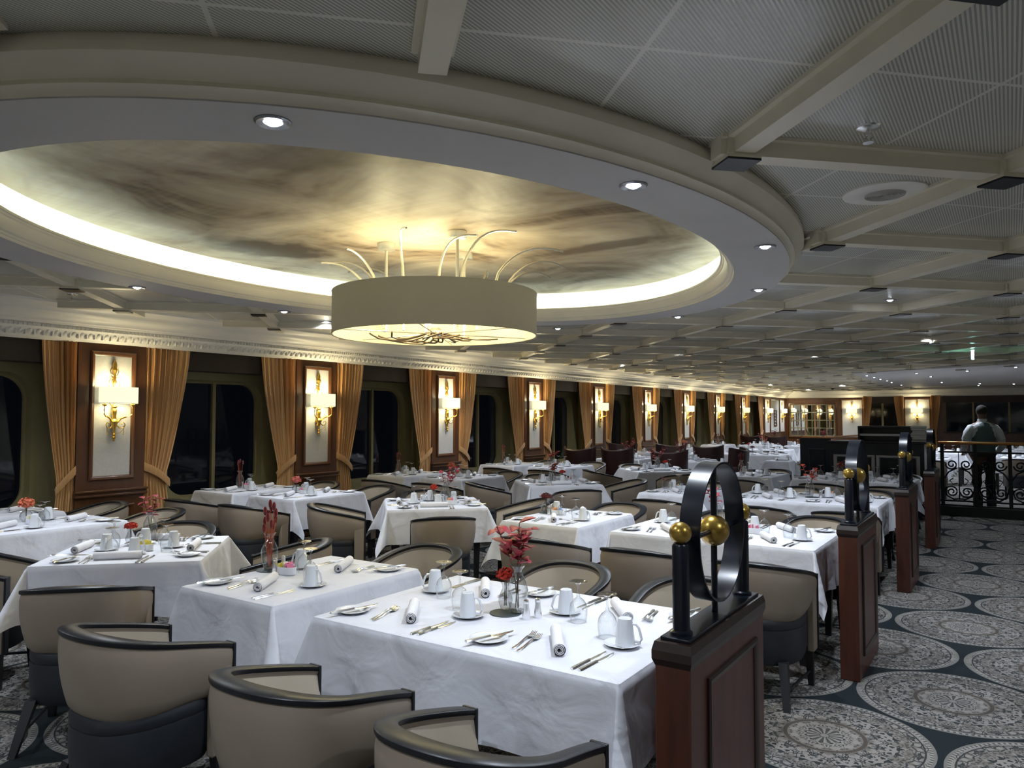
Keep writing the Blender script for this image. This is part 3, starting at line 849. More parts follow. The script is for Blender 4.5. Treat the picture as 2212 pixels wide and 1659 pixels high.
mi = thing('wall_mirror', (0, 0, 0)); tag(mi, 'many-paned mirror framed in walnut on the far wall', 'mirror')
for i in range(6):
    for j in range(4):
        x, z = -7.61 + 1.69 * i / 6, .80 + 1.27 * j / 4
        MB().box(x + .012, x + 1.69 / 6 - .012, Y1 - .018, Y1 - .006, z + .012, z + 1.27 / 4 - .012).build('mirror_pane', 'mirror', mi, bevel=.006)
m_ = MB()
for i in range(7): m_.box(-7.61 + 1.69 * i / 6 - .010, -7.61 + 1.69 * i / 6 + .010, Y1 - .03, Y1 - .004, .80, 2.07)
for j in range(5): m_.box(-7.62, -5.91, Y1 - .03, Y1 - .004, .80 + 1.27 * j / 4 - .010, .80 + 1.27 * j / 4 + .010)
m_.build('glazing_bars', 'olive', mi, smooth=False)
put_sconce(-5.26, Y1 - .006, -pi / 2, 'gilt sconce on the far wall beside the paned mirror', .5)
put_sconce(-2.97, Y1 - .006, -pi / 2, 'gilt sconce on the far wall between two curtains', .5)
for x, s_, lb in ((-4.84, 1, 'curtain on the far wall next to the mirror-side sconce panel'), (-3.42, -1, 'curtain on the far wall right of the small window'), (-2.50, 1, 'curtain on the far wall at the start of the long window')):
    o = curt[s_].put((x, Y1 - .02, 0), -pi / 2, 'gold ' + lb, 'curtain', 'gold curtains on the far wall')
    o.scale = (1, .62, 1)
# triple wood panel at the far end of the window wall
tp = thing('triple_panel'); trim(tp)
MB().box(XW, PX, 28.62, Y1, 0, 2.42).build('wood_body', 'wood', tp, smooth=False)
for y0, y1 in ((28.8, 29.45), (29.62, 30.85), (31.02, 31.7)):
    MB().box(PX, PX + .006, y0, y1, .98, 2.24).build('fabric_panel', 'fabric', tp, smooth=False)
    m_ = MB(); frame_rect(m_, PX, y0 - .04, y1 + .04, .94, 2.28, .04, .025); m_.build('panel_frame', 'wood', tp)
put_sconce(PX + .006, 29.15, 0, 'gilt sconce on the triple wall panel, the nearer one'); put_sconce(PX + .006, 31.3, 0, 'gilt sconce in the far corner, the last along the wall')
pl = thing('wall_plaque', (PX + .006, 30.25, 0)); tag(pl, 'pierced wooden plaque hanging on the middle panel in the far corner', 'plaque')
m_ = MB(); m_.box(0, .03, -.2, -.16, 1.2, 1.85); m_.box(0, .03, .16, .2, 1.2, 1.85)
for k in range(6): m_.box(0, .025, -.16, .16, 1.2 + k * .12, 1.25 + k * .12)
m_.build('plaque_board', 'wood', pl, bevel=.005)
# ------------------------------------------------------------------ tub chair
def make_chair():
    t = thing('tub_chair')
    # path of the U in plan, from the left arm front round the back to the right arm front
    path = []
    a_, yb, yf = .255, -.265, .27
    N = 9
    for k in range(N): path.append((-a_ - .002 * k, yf - (yf - 0.0) * k / N, -1, 0))
    for k in range(25):
        th = pi + pi * k / 24
        cx, sy = cos(th), sin(th)
        ex = abs(cx) ** .86 * (1 if cx > 0 else -1); ey = -abs(sy) ** .86
        path.append(((a_ + .018) * ex, -yb * ey, cos(th) / 1, sin(th) * 1))
    for k in range(N - 1, -1, -1): path.append((a_ + .002 * k, yf - (yf - 0.0) * k / N, 1, 0))
    def rimz(y): return .652 + .123 * min(1, max(0, (yf - y) / (yf - yb))) ** .9
    def normal(i):
        p = path[max(0, i - 1)]; q = path[min(len(path) - 1, i + 1)]
        dx, dy = q[0] - p[0], q[1] - p[1]; l = math.hypot(dx, dy) or 1
        return (dy / l, -dx / l)
    nrm = [normal(i) for i in range(len(path))]
    nrm = [(-nx, -ny) if nx * path[i][0] + ny * (path[i][1]) < 0 and path[i][1] < .05 else (nx, ny) for i, (nx, ny) in enumerate(nrm)]
    nrm = [((-1 if path[i][0] < 0 else 1), 0) if path[i][1] > .02 else n_ for i, n_ in enumerate(nrm)]
    out, inn, rim, rin = [], [], [], []
    for i, (x, y, _, _) in enumerate(path):
        nx, ny = nrm[i]; rz_ = rimz(y); th = .040 + .020 * max(0, min(1, (0.05 - y) / .3))
        zb = .435
        P = lambda o, z: (x + nx * o, y + ny * o, z)
        tp = .045                                   # shell draws in towards the bottom
        L = []
        for q in range(9):
            f = q / 8; z = zb + (rz_ - .013 - zb) * f
            o = -tp * (1 - f) ** 1.6 + .010 * sin(pi * f)
            if q == 0: o -= .020
            if q == 8: o -= .006
            L.append(P(o, z))
        out.append(L)
        inn.append([P(-th - .004, rz_ - .020), P(-th + .002, rz_ - .035), P(-th - .012, rz_ - .12), P(-th - .016, .52), P(-th - .01, zb)])
        rim.append([P(.002, rz_ - .020), P(.005, rz_ - .013), P(.005, rz_ - .003), P(.001, rz_), P(-th - .002, rz_), P(-th - .006, rz_ - .003), P(-th - .006, rz_ - .013), P(-th - .002, rz_ - .020)])
    MB().loops([o + i for o, i in zip(out, inn)], cap=True).build('shell', 'leather', t)
    lin = MB()
    lin.loops([[(p[0] - nrm[i][0] * .002, p[1] - nrm[i][1] * .002, p[2]) for p in L[1:]] for i, L in enumerate(inn)][::-1], closed=False)
    lin.build('inner_upholstery', 'leatherlit', t)
    MB().loops(rim, cap=True).build('top_rail', 'rail', t)
    # arm fronts: taupe panel running down beside the seat, with a black edge strip
    for s_ in (-1, 1):
        MB().box(min(s_ * .215, s_ * .256), max(s_ * .215, s_ * .256), .175, .266, .21, .60).build('arm_panel', 'leather', t, bevel=.008)
        MB().box(min(s_ * .205, s_ * .264), max(s_ * .205, s_ * .264), .266, .278, .21, .655).build('arm_strip', 'rail', t, bevel=.003)
    # seat drum
    def disc(z, k, yo=0):
        pts = []
        for i in range(40):
            th = 2 * pi * i / 40; c, s_ = cos(th), sin(th)
            x = .232 * k * (abs(c) ** .8) * (1 if c > 0 else -1); y = .25 * k * (abs(s_) ** (.95 if s_ < 0 else .55)) * (1 if s_ > 0 else -1) + .02
            pts.append((x, y, z))
        return pts
    MB().loops([disc(z, k) for z, k in ((.20, .86), (.205, .93), (.23, .975), (.30, 1), (.385, 1), (.40, .99))], cap=True).build('seat_box', 'seatdark', t)
    MB().loops([disc(z, k) for z, k in ((.395, .97), (.41, 1.0), (.44, 1.0), (.465, .94), (.475, .6), (.478, .02))], cap=True).build('seat', 'seatdark', t)
    for sx in (-1, 1):
        MB().frustum((sx * .225, .235, 0, .016, .016), (sx * .215, .225, .23, .023, .023)).build('leg', 'blackwood', t, smooth=False)
        MB().frustum((sx * .205, -.27, 0, .016, .017), (sx * .165, -.165, .23, .024, .026)).build('leg', 'blackwood', t, smooth=False)
        MB().tube([(sx * .22, .23, .085), (sx * .19, -.225, .085)], .009, 6).build('stretcher', 'blackwood', t)
    return t
chair = Proto(make_chair())

# ------------------------------------------------------------------ table and cloth
TOP = .755
def make_table(L, W):
    t = thing('dining_table')
    MB().box(-L / 2 + .012, L / 2 - .012, -W / 2 + .012, W / 2 - .012, .715, TOP - .006).build('tabletop', 'blackwood', t, bevel=.004)
    for sx in (-1, 1):
        for sy in (-1, 1):
            MB().frustum((sx * (L / 2 - .10), sy * (W / 2 - .10), 0, .02, .02), (sx * (L / 2 - .09), sy * (W / 2 - .09), .715, .03, .03)).build('table_leg', 'blackwood', t, smooth=False)
    return t
tabs = {}
def put_table(L, W, x, y, rz, label):
    k = (L, W)
    if k not in tabs: tabs[k] = Proto(make_table(L, W))
    return tabs[k].put((x, y, 0), rz, label, 'table', 'tables under white cloths')

def make_cloth(L, W, drop, seed, flare=(.36, .6)):
    rnd = random.Random(seed); r0 = .012
    hx, hy = L / 2, W / 2
    sides = [((hx, -hy), (hx, hy), (1, 0)), ((hx, hy), (-hx, hy), (0, 1)), ((-hx, hy), (-hx, -hy), (-1, 0)), ((-hx, -hy), (hx, -hy), (0, -1))]
    per = []          # (kind, base x, base y, normal1, normal2, phi, s)
    for si, (a, b, nn) in enumerate(sides):
        ln = math.hypot(b[0] - a[0], b[1] - a[1]); ns = max(10, int(ln / .03))
        for k in range(ns + 1):
            f = k / ns; f = (r0 + (ln - 2 * r0) * f) / ln
            per.append(('s', a[0] + (b[0] - a[0]) * f, a[1] + (b[1] - a[1]) * f, nn, None, 0, si * 10 + f * ln))
        n2 = sides[(si + 1) % 4][2]
        for k in range(1, 14):
            per.append(('c', b[0], b[1], nn, n2, pi / 2 * k / 14, 0))
    ws = [(rnd.uniform(3, 8), rnd.uniform(0, 6), rnd.uniform(.5, 1)) for _ in range(4)]
    wave = lambda s_: sum(a * sin(s_ * f + p) for f, p, a in ws) / 3
    cornA = [rnd.uniform(*flare) for _ in range(4)]
    corr = [rnd.uniform(-.32, .32) for _ in range(4)]
    rows = [-3, -2, -1, 0, .03, .08, .16, .28, .42, .56, .70, .84, .95, 1.0]
    loops = []
    for t_ in rows:
        lp = []
        for kind, x, y, n1, n2, ph, s_ in per:
            if kind == 's':
                if t_ <= 0:
                    ins = {-3: .10, -2: .012, -1: .004, 0: 0}[t_]; z = {-3: 0, -2: 0, -1: -.003, 0: -.012}[t_]
                    lp.append((x - n1[0] * ins - (0 if n1[0] else (1 if x > 0 else -1) * ins * (abs(x) / hx)), y - n1[1] * ins - (0 if n1[1] else (1 if y > 0 else -1) * ins * (abs(y) / hy)), TOP + z)); continue
                d = drop * t_
                wv = wave(s_)
                o = .004 + .05 * d + (.045 * wv * t_ ** 1.1) + .024 * t_ * sin(s_ * 17 + wv * 4) * .6
                o = min(max(o, .004), .052)
                lp.append((x + n1[0] * o, y + n1[1] * o, TOP - .012 - d))
            else:
                ci = 0 if (x > 0 and y > 0) else 1 if (x < 0 and y > 0) else 2 if x < 0 else 3
                c_, s2 = cos(ph), sin(ph)
                if t_ <= 0:
                    ins = {-3: .10, -2: .012, -1: .004, 0: 0}[t_]; z = {-3: 0, -2: 0, -1: -.003, 0: -.012}[t_]
                    rr = max(.0, r0 - ins); cx, cy = x - (n1[0] + n2[0]) * max(r0, ins), y - (n1[1] + n2[1]) * max(r0, ins)
                    lp.append((cx + (n1[0] * c_ + n2[0] * s2) * rr, cy + (n1[1] * c_ + n2[1] * s2) * rr, TOP + z)); continue
                re = drop * t_ / max(c_, s2)
                A = cornA[ci] * sin(2 * ph) ** .75 * re
                B = corr[ci] * sin(2 * ph) * re
                cx, cy = x - (n1[0] + n2[0]) * r0, y - (n1[1] + n2[1]) * r0
                fx, fy = n1[0] * c_ + n2[0] * s2, n1[1] * c_ + n2[1] * s2
                dx, dy = (n1[0] + n2[0]) * q2, (n1[1] + n2[1]) * q2
                px_, py_ = (n1[0] - n2[0]) * q2, (n1[1] - n2[1]) * q2
                sep_ = .10 * re * sin(4 * ph) * (1 if True else 0)
                lp.append((cx + fx * r0 + fx * (.004 + .05 * drop * t_) + dx * A + px_ * (B + sep_), cy + fy * r0 + fy * (.004 + .05 * drop * t_) + dy * A + py_ * (B + sep_), TOP - .012 - re * (1 - .10 * sin(2 * ph))))
        loops.append(lp)
    loops.insert(0, [(p[0] * .5, p[1] * .5, TOP) for p in loops[0]]); loops.insert(0, [(p[0] * .004, p[1] * .004, TOP) for p in loops[0]])
    m_ = MB().loops(loops)
    return m_
def put_cloth(L, W, x, y, rz, label, seed, drop=.30):
    o = make_cloth(L, W, drop, seed, (.36, .6) if L == W else (.24, .35)).build('tablecloth', 'cloth')
    o.location = (x, y, 0); o.rotation_euler = (0, 0, rz)
    return tag(o, label, 'tablecloth', 'white tablecloths')

# ------------------------------------------------------------------ tableware prototypes (origin on the cloth)
def ribbon(mb, st, th=.0018):
    """stations (y, half width, z, x offset) -> thin bar"""
    loops = []
    for q in st:
        y, hw, z = q[:3]; xo = q[3] if len(q) > 3 else 0; tt = q[4] if len(q) > 4 else th
        loops.append([(xo - hw, y, z), (xo - hw * .6, y, z + tt), (xo + hw * .6, y, z + tt), (xo + hw, y, z)])
    return mb.loops(loops, cap=True)
def p_fork():
    t = thing('fork')
    m_ = MB(); ribbon(m_, [(-.10, .006, .001), (-.09, .0085, .0015), (-.04, .0055, .003), (.0, .0035, .008), (.03, .003, .012), (.045, .009, .009), (.06, .0115, .005), (.066, .0115, .005)], .0024)
    m_.build('handle', 'chrome', t)
    m_ = MB()
    for k in range(4):
        x = -.0092 + .00613 * k; ribbon(m_, [(.066, .0023, .005, x), (.085, .002, .006, x), (.103, .0012, .012, x)], .0016)
    m_.build('tines', 'chrome', t); return t
def p_knife():
    t = thing('table_knife')
    m_ = MB(); ribbon(m_, [(-.115, .006, .0005), (-.11, .009, .0005), (-.06, .0075, .001), (-.005, .006, .001), (.0, .005, .001)], .006); m_.build('handle', 'chrome', t)
    m_ = MB(); ribbon(m_, [(0, .005, .001), (.01, .010, .0008), (.06, .0105, .0008, .001), (.10, .008, .0008, -.001), (.12, .0015, .0008, -.005)], .0016); m_.build('blade', 'chrome', t); return t
def p_spoon():
    t = thing('teaspoon')
    m_ = MB(); ribbon(m_, [(-.075, .004, .001), (-.065, .006, .001), (-.03, .004, .003), (.01, .0025, .008), (.03, .0025, .007)], .002); m_.build('handle', 'chrome', t)
    MB().ball((0, .05, .006), .014, 12, 6, 1, 1.5, .35).build('bowl', 'chrome', t); return t
def p_plate():
    t = thing('side_plate')
    MB().lathe([(.001, .004), (.044, .004), (.050, .006), (.056, .010), (.073, .015), (.075, .0145), (.058, .007), (.046, .001), (.001, .001)], 40).build('dish', 'china', t); return t
def p_saucer():
    t = thing('saucer')
    MB().lathe([(.001, .006), (.024, .006), (.028, .004), (.041, .007), (.066, .014), (.0675, .013), (.042, .004), (.026, .0), (.001, .0)], 36).build('dish', 'china', t); return t
def p_mug():
    t = thing('coffee_mug')
    MB().lathe([(.032, .0), (.0355, .0005), (.036, .006), (.034, .03), (.030, .065), (.0265, .090), (.025, .097), (.021, .099), (.019, .0965), (.001, .0965)], 32).build('cup', 'china', t)
    MB().tube([(.027, 0, .076), (.040, 0, .076), (.050, 0, .064), (.056, 0, .043), (.060, 0, .024), (.055, 0, .012), (.036, 0, .014)], [.0045, .0045, .005, .005, .005, .005, .0045], 8).build('handle', 'china', t); return t
def p_goblet():
    t = thing('water_goblet')
    MB().lathe([(.0315, .0), (.0325, .0), (.0355, .02), (.0378, .040), (.0370, .058), (.0325, .075), (.022, .090), (.010, .099), (.006, .103)], 30).build('bowl', 'glass', t)
    MB().lathe([(.006, .103), (.0075, .108), (.0045, .116), (.0042, .140), (.007, .152)], 16).build('stem', 'glass', t)
    MB().lathe([(.007, .152), (.014, .158), (.036, .1635), (.0385, .165), (.037, .1665), (.02, .1665), (.001, .166)], 30).build('foot', 'glass', t); return t
def p_napkin():
    t = thing('rolled_napkin')
    m_ = MB(); N = 60; lo = []
    for e, y in enumerate((-.13, -.128, 0, .128, .13)):
        l = []
        for k in range(N + 1):
            a = 5.2 * 2 * pi / 2 * k / N; r = .0085 + .0135 * k / N + (-.001 if abs(y) == .13 else 0)
            l.append((r * cos(a), y, .0235 + r * sin(a)))
        for k in range(N, -1, -1):
            a = 5.2 * 2 * pi / 2 * k / N; r = .0085 + .0135 * k / N - .0028
            l.append((r * cos(a), y, .0235 + r * sin(a)))
        lo.append(l)
    m_.loops(lo, cap=True)
    m_.build('roll', 'napkin', t)
    o = MB().lathe([(.0222, -.128), (.0232, -.125), (.0232, .125), (.0222, .128)], 28).build('outer_fold', 'napkin', t)
    o.data.transform(Matrix.Rotation(pi / 2, 4, 'X')); o.data.transform(Matrix.Translation((0, 0, .0235))); return t
def p_shaker():
    t = thing('shaker')
    MB().lathe([(.001, 0), (.017, 0), (.0175, .004), (.0125, .045), (.011, .066)], 18).build('body', 'chrome', t)
    MB().lathe([(.0115, .066), (.0125, .069), (.011, .078), (.006, .081), (.001, .0815)], 16).build('cap', 'chrome', t); return t
def p_caddy():
    t = thing('sugar_caddy'); m_ = MB()
    def ov(a, b, z): return [(a * (abs(cos(q)) ** .6) * (1 if cos(q) > 0 else -1), b * (abs(sin(q)) ** .8) * (1 if sin(q) > 0 else -1), z) for q in [2 * pi * k / 32 for k in range(32)]]
    m_.loops([ov(.050, .026, .001), ov(.054, .029, .004), ov(.056, .031, .042), ov(.054, .029, .043), ov(.052, .027, .006)], cap=True)
    m_.build('dish', 'china', t); return t
def p_mat():
    t = thing('coaster'); MB().lathe([(.001, .004), (.068, .004), (.070, .002), (.068, .0)], 36).build('disc', 'mat', t); return t
def p_vase():
    t = thing('tall_glass_vase')
    MB().lathe([(.034, .198), (.035, .2), (.033, .196), (.020, .180), (.018, .172), (.026, .155), (.040, .125), (.0465, .095), (.045, .070), (.037, .035), (.030, .012), (.029, .003), (.001, .001)], 32).build('vase_body', 'vaseglass', t)
    MB().lathe([(.001, .014), (.027, .013), (.0265, .004), (.001, .003)], 24).build('thick_base', 'glass', t); return t
def p_bud():
    t = thing('small_glass_vase')
    MB().lathe([(.021, .118), (.022, .12), (.017, .112), (.013, .100), (.013, .094), (.020, .078), (.030, .055), (.032, .040), (.026, .018), (.020, .006), (.001, .002)], 28).build('vase_body', 'vaseglass', t); return t
def p_bowlvase():
    t = thing('round_glass_vase')
    MB().lathe([(.026, .088), (.027, .09), (.025, .086), (.038, .072), (.047, .050), (.045, .028), (.034, .010), (.024, .003), (.001, .002)], 30).build('vase_body', 'vaseglass', t); return t
PR = dict(fork=Proto(p_fork()), knife=Proto(p_knife()), spoon=Proto(p_spoon()), plate=Proto(p_plate()), saucer=Proto(p_saucer()), mug=Proto(p_mug()), gob=Proto(p_goblet()),
          nap=Proto(p_napkin()), shaker=Proto(p_shaker()), caddy=Proto(p_caddy()), mat=Proto(p_mat()), vase=Proto(p_vase()), bud=Proto(p_bud()), bowlvase=Proto(p_bowlvase()))
def packet(m, nm):
    t = thing('sugar_packet'); MB().box(-.020, .020, -.0022, .0022, 0, .056).build('sachet', m, t, bevel=.001); return Proto(t)
PK = dict(yellow=packet('yellow', ''), pink=packet('pink', ''), white=packet('paper', ''), blue=packet('blue', ''), orange=packet('orangep', ''))

# flowers -------------------------------------------------------------
def leaf(mb, base, d, up, ln, wd, curl=.25):
    d = Vector(d).normalized(); up = Vector(up); s_ = d.cross(up)
    if s_.length < .05: s_ = d.cross(Vector((1, 0, 0)))
    s_.normalize(); n_ = s_.cross(d)
    rows = []
    for k, (f, wv) in enumerate(((0, .08), (.18, .62), (.40, 1), (.62, .92), (.84, .52), (1, .03))):
        c = Vector(base) + d * ln * f - n_ * curl * ln * f * f
        hw = wd / 2 * wv
        rows.append([c - s_ * hw + n_ * hw * .35, c, c + s_ * hw + n_ * hw * .35])
    mb.loops(rows, closed=False)
def sprig(name, m, seed, n=3, h=.36, ln=.055, wd=.042, leaves=9, spread=.28, z0=.02, lean=(0, 0)):
    rnd = random.Random(seed); t = thing(name); lm = MB()
    for k in range(n):
        a = rnd.uniform(0, 2 * pi); sp_ = rnd.uniform(.3, 1) * spread
        ex, ey = cos(a) * sp_ * h + lean[0], sin(a) * sp_ * h + lean[1]
        hh = h * rnd.uniform(.78, 1.0)
        pts = [Vector((.008 * cos(a + 2), .008 * sin(a + 2), z0))] + [Vector((ex * f ** 2, ey * f ** 2, z0 + (hh) * f)) for f in (.35, .5, .65, .8, .9, 1)]
        MB().tube(pts, .0022, 5).build('stem', 'stem', t)
        for i in range(leaves):
            f = .52 + .48 * (i + 1) / leaves
            p = Vector((ex * f ** 2, ey * f ** 2, z0 + hh * f)); b = i * 2.4 + rnd.uniform(-.4, .4)
            leaf(lm, p, (cos(b), sin(b), rnd.uniform(-.1, .8)), (0, 0, 1), ln * rnd.uniform(.75, 1.2), wd * rnd.uniform(.8, 1.15), rnd.uniform(-.1, .4))
    o = lm.build('leaves', m, t); so = o.modifiers.new('thick', 'SOLIDIFY'); so.thickness = .0008
    return Proto(t)
def tails(seed, n=7, h=.36, z0=.02, m='tail', sm='stem_red'):
    rnd = random.Random(seed); t = thing('plume_bunch')
    for k in range(n):
        a = rnd.uniform(0, 2 * pi); a = k * 2.3 + seed; ex, ey = cos(a) * .028 * (k > 0), sin(a) * .028 * (k > 0); hh = h * (1 - .032 * k)
        b = Vector((.006 * cos(a), .006 * sin(a), z0)); e = Vector((ex, ey, z0 + hh - .06))
        MB().tube([b, b.lerp(e, .5), e], .0018, 5).build('stem', sm, t)
        MB().ball(e + Vector((ex * .12, ey * .12, .028)), .0100, 12, 10, 1, 1, 2.5).build('plume', m, t)
    return Proto(t)
def puff(seed, m, r=.042, z=.15, stem='stem', n=90, pet=.016, flat=.75, z0=.02, nst=3, name='flower_head'):
    rnd = random.Random(seed); t = thing(name); pm = MB()
    for k in range(n):
        u = rnd.uniform(-.35, 1); a = rnd.uniform(0, 2 * pi); s_ = math.sqrt(1 - u * u)
        d = Vector((s_ * cos(a), s_ * sin(a), u)); p = Vector((0, 0, z)) + Vector((d.x * r, d.y * r, d.z * r * flat)) * rnd.uniform(.7, 1)
        tdir = d.cross(Vector((rnd.uniform(-1, 1), rnd.uniform(-1, 1), rnd.uniform(-1, 1)))).normalized()
        leaf(pm, p - tdir * pet * .5, tdir + d * .5, d, pet, pet * .95, -.2)
    pm.ball((0, 0, z), r * .72, 14, 10, 1, 1, flat)
    pm.build('petals', m, t)
    sm = MB()
    for k in range(nst):
        a = k * 2.1; sm.tube([(.006 * cos(a), .006 * sin(a), z0), (.004 * cos(a + 1), .004 * sin(a + 1), z - r * .4)], .0018, 5)
    sm.build('stem', stem, t)
    return Proto(t)
FL = dict(
    sprig1=sprig('leaf_sprig', 'leaf', 3, 4, .37, .066, .058, 9, .26), sprig2=sprig('leaf_sprig', 'leaf', 8, 2, .33, .05, .042, 10, .3), sprig3=sprig('leaf_sprig', 'leafrust', 12, 3, .32, .05, .045, 7, .3),
    sprig4=sprig('leaf_sprig', 'leaf', 21, 4, .34, .045, .04, 8, .5), rust=sprig('leaf_sprig', 'leafrust', 31, 3, .22, .055, .05, 9, .55, .02, (-.05, 0)), single=sprig('round_leaf', 'maroonflower', 5, 1, .10, .07, .06, 2, .2),
    tails=tails(4, 12, .37), tail1=tails(9, 4, .33), tail3=tails(15, 4, .30), carn=puff(1, 'carnation', .036, .150, 'stem', 110, .014, .8), carn2=puff(2, 'carnation', .036, .125, 'stem', 90, .016, .6),
    hyd=puff(3, 'hydra', .052, .155, 'stem', 120, .020, .85), hydp=puff(6, 'hydrapink', .048, .150, 'stem', 120, .018, .85), mar=puff(7, 'maroonflower', .050, .150, 'stem', 130, .014, .55))
FLAB = dict(sprig1='tall sprig of crimson eucalyptus leaves', sprig2='slim crimson leaf sprig', sprig3='rust-red leaf sprig', sprig4='spreading crimson leaf sprigs', rust='large rust-coloured leaves', single='single dark round leaf',
            tails='bunch of dark red bunny-tail plumes', tail1='lone dark red plume', tail3='few dark maroon plumes', carn='scarlet fluffy flower head', carn2='flat scarlet flower', hyd='orange hydrangea head', hydp='coral-pink hydrangea head', mar='dark maroon flower cluster')
FCAT = lambda k: 'flower' if k in ('carn', 'carn2', 'hyd', 'hydp', 'mar') else 'dried plant'

# ------------------------------------------------------------------ laying a table
def rot(x, y, a): return x * cos(a) - y * sin(a), x * sin(a) + y * cos(a)
Z = TOP
def seat(cx, cy, rz, sx, depth, sn, tn, lvl=3, hand=1, square=False, vary=0):
    """one place setting; the sitter looks along local +y; table edge at local y=-depth"""
    rnd = random.Random(hash((round(cx * 10), round(cy * 10), sn)) if False else int(abs(cx * 131 + cy * 37) * 10) + len(sn) * 7 + vary)
    def P(dx, dy): x, y = rot(sx + dx, -depth + dy, rz); return cx + x, cy + y
    def put(k, dx, dy, a, lab, cat, grp, z=Z, tilt=None):
        x, y = P(dx + rnd.uniform(-.008, .008), dy + rnd.uniform(-.006, .006))
        return PR[k].put((x, y, z), rz + a, '%s, %s seat of %s' % (lab, sn, tn), cat, grp, tilt)
    g = lambda s_: s_
    j = rnd.uniform(-.08, .08)
    if square:
        q = dict(plate=(-.30, .11), fork=(-.195, .13), nap=(-.03, .13, pi / 2 + j), kn=(.14, .12), mug=(.02, .27), gob=(-.10, .28))
    else:
        q = dict(plate=(-.25, .14), fork=(-.12, .20), nap=(.0, .235, .60 + j), kn=(.185, .15), mug=(.20, .36), gob=(.10, .43))
    put('plate', *q['plate'], 0, 'white side plate', 'plate', 'white side plates')
    put('nap', q['nap'][0], q['nap'][1], q['nap'][2], 'white rolled napkin', 'napkin', 'rolled napkins')
    put('saucer', *q['mug'], 0, 'white saucer under a mug', 'saucer', 'white saucers')
    put('mug', *q['mug'], .35 + j * 3, 'white mug turned upside down', 'mug', 'upturned white mugs', Z + .006)
    put('gob', *q['gob'], 0, 'clear goblet turned upside down', 'glass', 'upturned goblets')
    if lvl >= 2:
        put('knife', q['plate'][0] + .012, q['plate'][1], -.30 + j, 'butter knife across the side plate', 'knife', 'steel table knives', Z + .0165, (0.0, 0.0))
        put('fork', q['fork'][0] - .012, q['fork'][1], .17 * (not square) + j, 'outer steel fork', 'fork', 'steel forks')
        put('knife', q['kn'][0] + .012, q['kn'][1], -.06 + j * .5, 'outer steel knife', 'knife', 'steel table knives')
        put('fork', q['fork'][0] + .018, q['fork'][1] - .012, .15 * (not square) + j, 'inner steel fork', 'fork', 'steel forks')
        put('knife', q['kn'][0] - .018, q['kn'][1] - .004, -.05 + j * .5, 'inner steel knife', 'knife', 'steel table knives')
    if lvl >= 3 and vary: put('spoon', .06, .30, 1.2, 'small teaspoon', 'spoon', 'teaspoons')

def centre(cx, cy, rz, tn, spec, lvl=3):
    """spec: list of (key, dx, dy[, flower])"""
    def P(dx, dy): x, y = rot(dx, dy, rz); return cx + x, cy + y
    for s_ in spec:
        k, dx, dy = s_[:3]; x, y = P(dx, dy)
        if k in ('vase', 'bud', 'bowlvase'):
            nm = {'vase': 'tall clear glass vase', 'bud': 'small clear bud vase', 'bowlvase': 'round clear glass vase'}[k]
            hz = Z + (.004 if any(q[0] == 'mat' and math.hypot(q[1] - dx, q[2] - dy) < .07 for q in spec) else 0)
            PR[k].put((x, y, hz), rz, '%s with %s, on %s' % (nm, FLAB[s_[3]].split(' of ')[-1] if k != 'vase' else FLAB[s_[3]], tn) if False else '%s standing on %s' % (nm, tn), 'vase', 'glass flower vases')
            FL[s_[3]].put((x, y, hz + {'vase': 0, 'bud': -.002, 'bowlvase': -.012}[k]), rz + (s_[4] if len(s_) > 4 else 0), '%s in the vase on %s' % (FLAB[s_[3]], tn), FCAT(s_[3]), 'dried flowers in the vases')
        elif k == 'mat': PR[k].put((x, y, Z), 0, 'dark round coaster under the vase on %s' % tn, 'coaster', 'dark coasters')
        elif k == 'shaker': PR[k].put((x, y, Z), 0, 'steel %s shaker on %s' % (s_[3], tn), 'shaker', 'steel shakers')
        elif k == 'caddy':
            a = rz + (s_[4] if len(s_) > 4 else 0)
            PR[k].put((x, y, Z), a, 'white oval sugar dish on %s' % tn, 'sugar bowl', 'sugar dishes')
            cols = s_[3]; cnt = {}
            for i, c in enumerate(cols):
                cnt[c] = cnt.get(c, 0) + 1
                ox, oy = rot(-.036 + .072 * (i + .5) / len(cols), .004 * ((i % 2) * 2 - 1), a)
                PK[c].put((x + ox, y + oy, Z + .006 + .003 * (i % 3)), a + pi / 2 + .25 * ((i % 3) - 1), '%s sugar packet, %s in the dish on %s' % (c, ordn[i], tn), 'sugar packet', 'sugar packets', (0, .12 * ((i % 3) - 1)))

def lay(kind, cx, cy, tn, spec, rz=0, seed=1, lvl=3, seats=None, hand=1, vary=0):
    L, W = dict(narrow=(.71, .99), wide=(1.43, .99), square=(.93, .93))[kind]
    put_table(L, W, cx, cy, rz, 'dark-legged dining table under the cloth, %s' % tn)
    put_cloth(L, W, cx, cy, rz, 'white linen cloth hanging over the %s' % tn, seed)
    if kind == 'narrow': ss = [(0, 0, 'near'), (pi, 0, 'far')]
    elif kind == 'wide': ss = [(0, -.36, 'near-left'), (0, .36, 'near-right'), (pi, -.36, 'far-right'), (pi, .36, 'far-left')]
    else: ss = [(0, .0, 'front'), (pi / 2, .0, 'right'), (pi, .0, 'back'), (3 * pi / 2, .0, 'left')]
    for a, sx, sn in ss:
        if seats and sn not in seats: continue
        seat(cx, cy, rz + a, sx, W / 2 if kind != 'square' else .465, sn, tn, lvl, hand, kind == 'square', vary)
    centre(cx, cy, rz, tn, spec, lvl)
    return ss

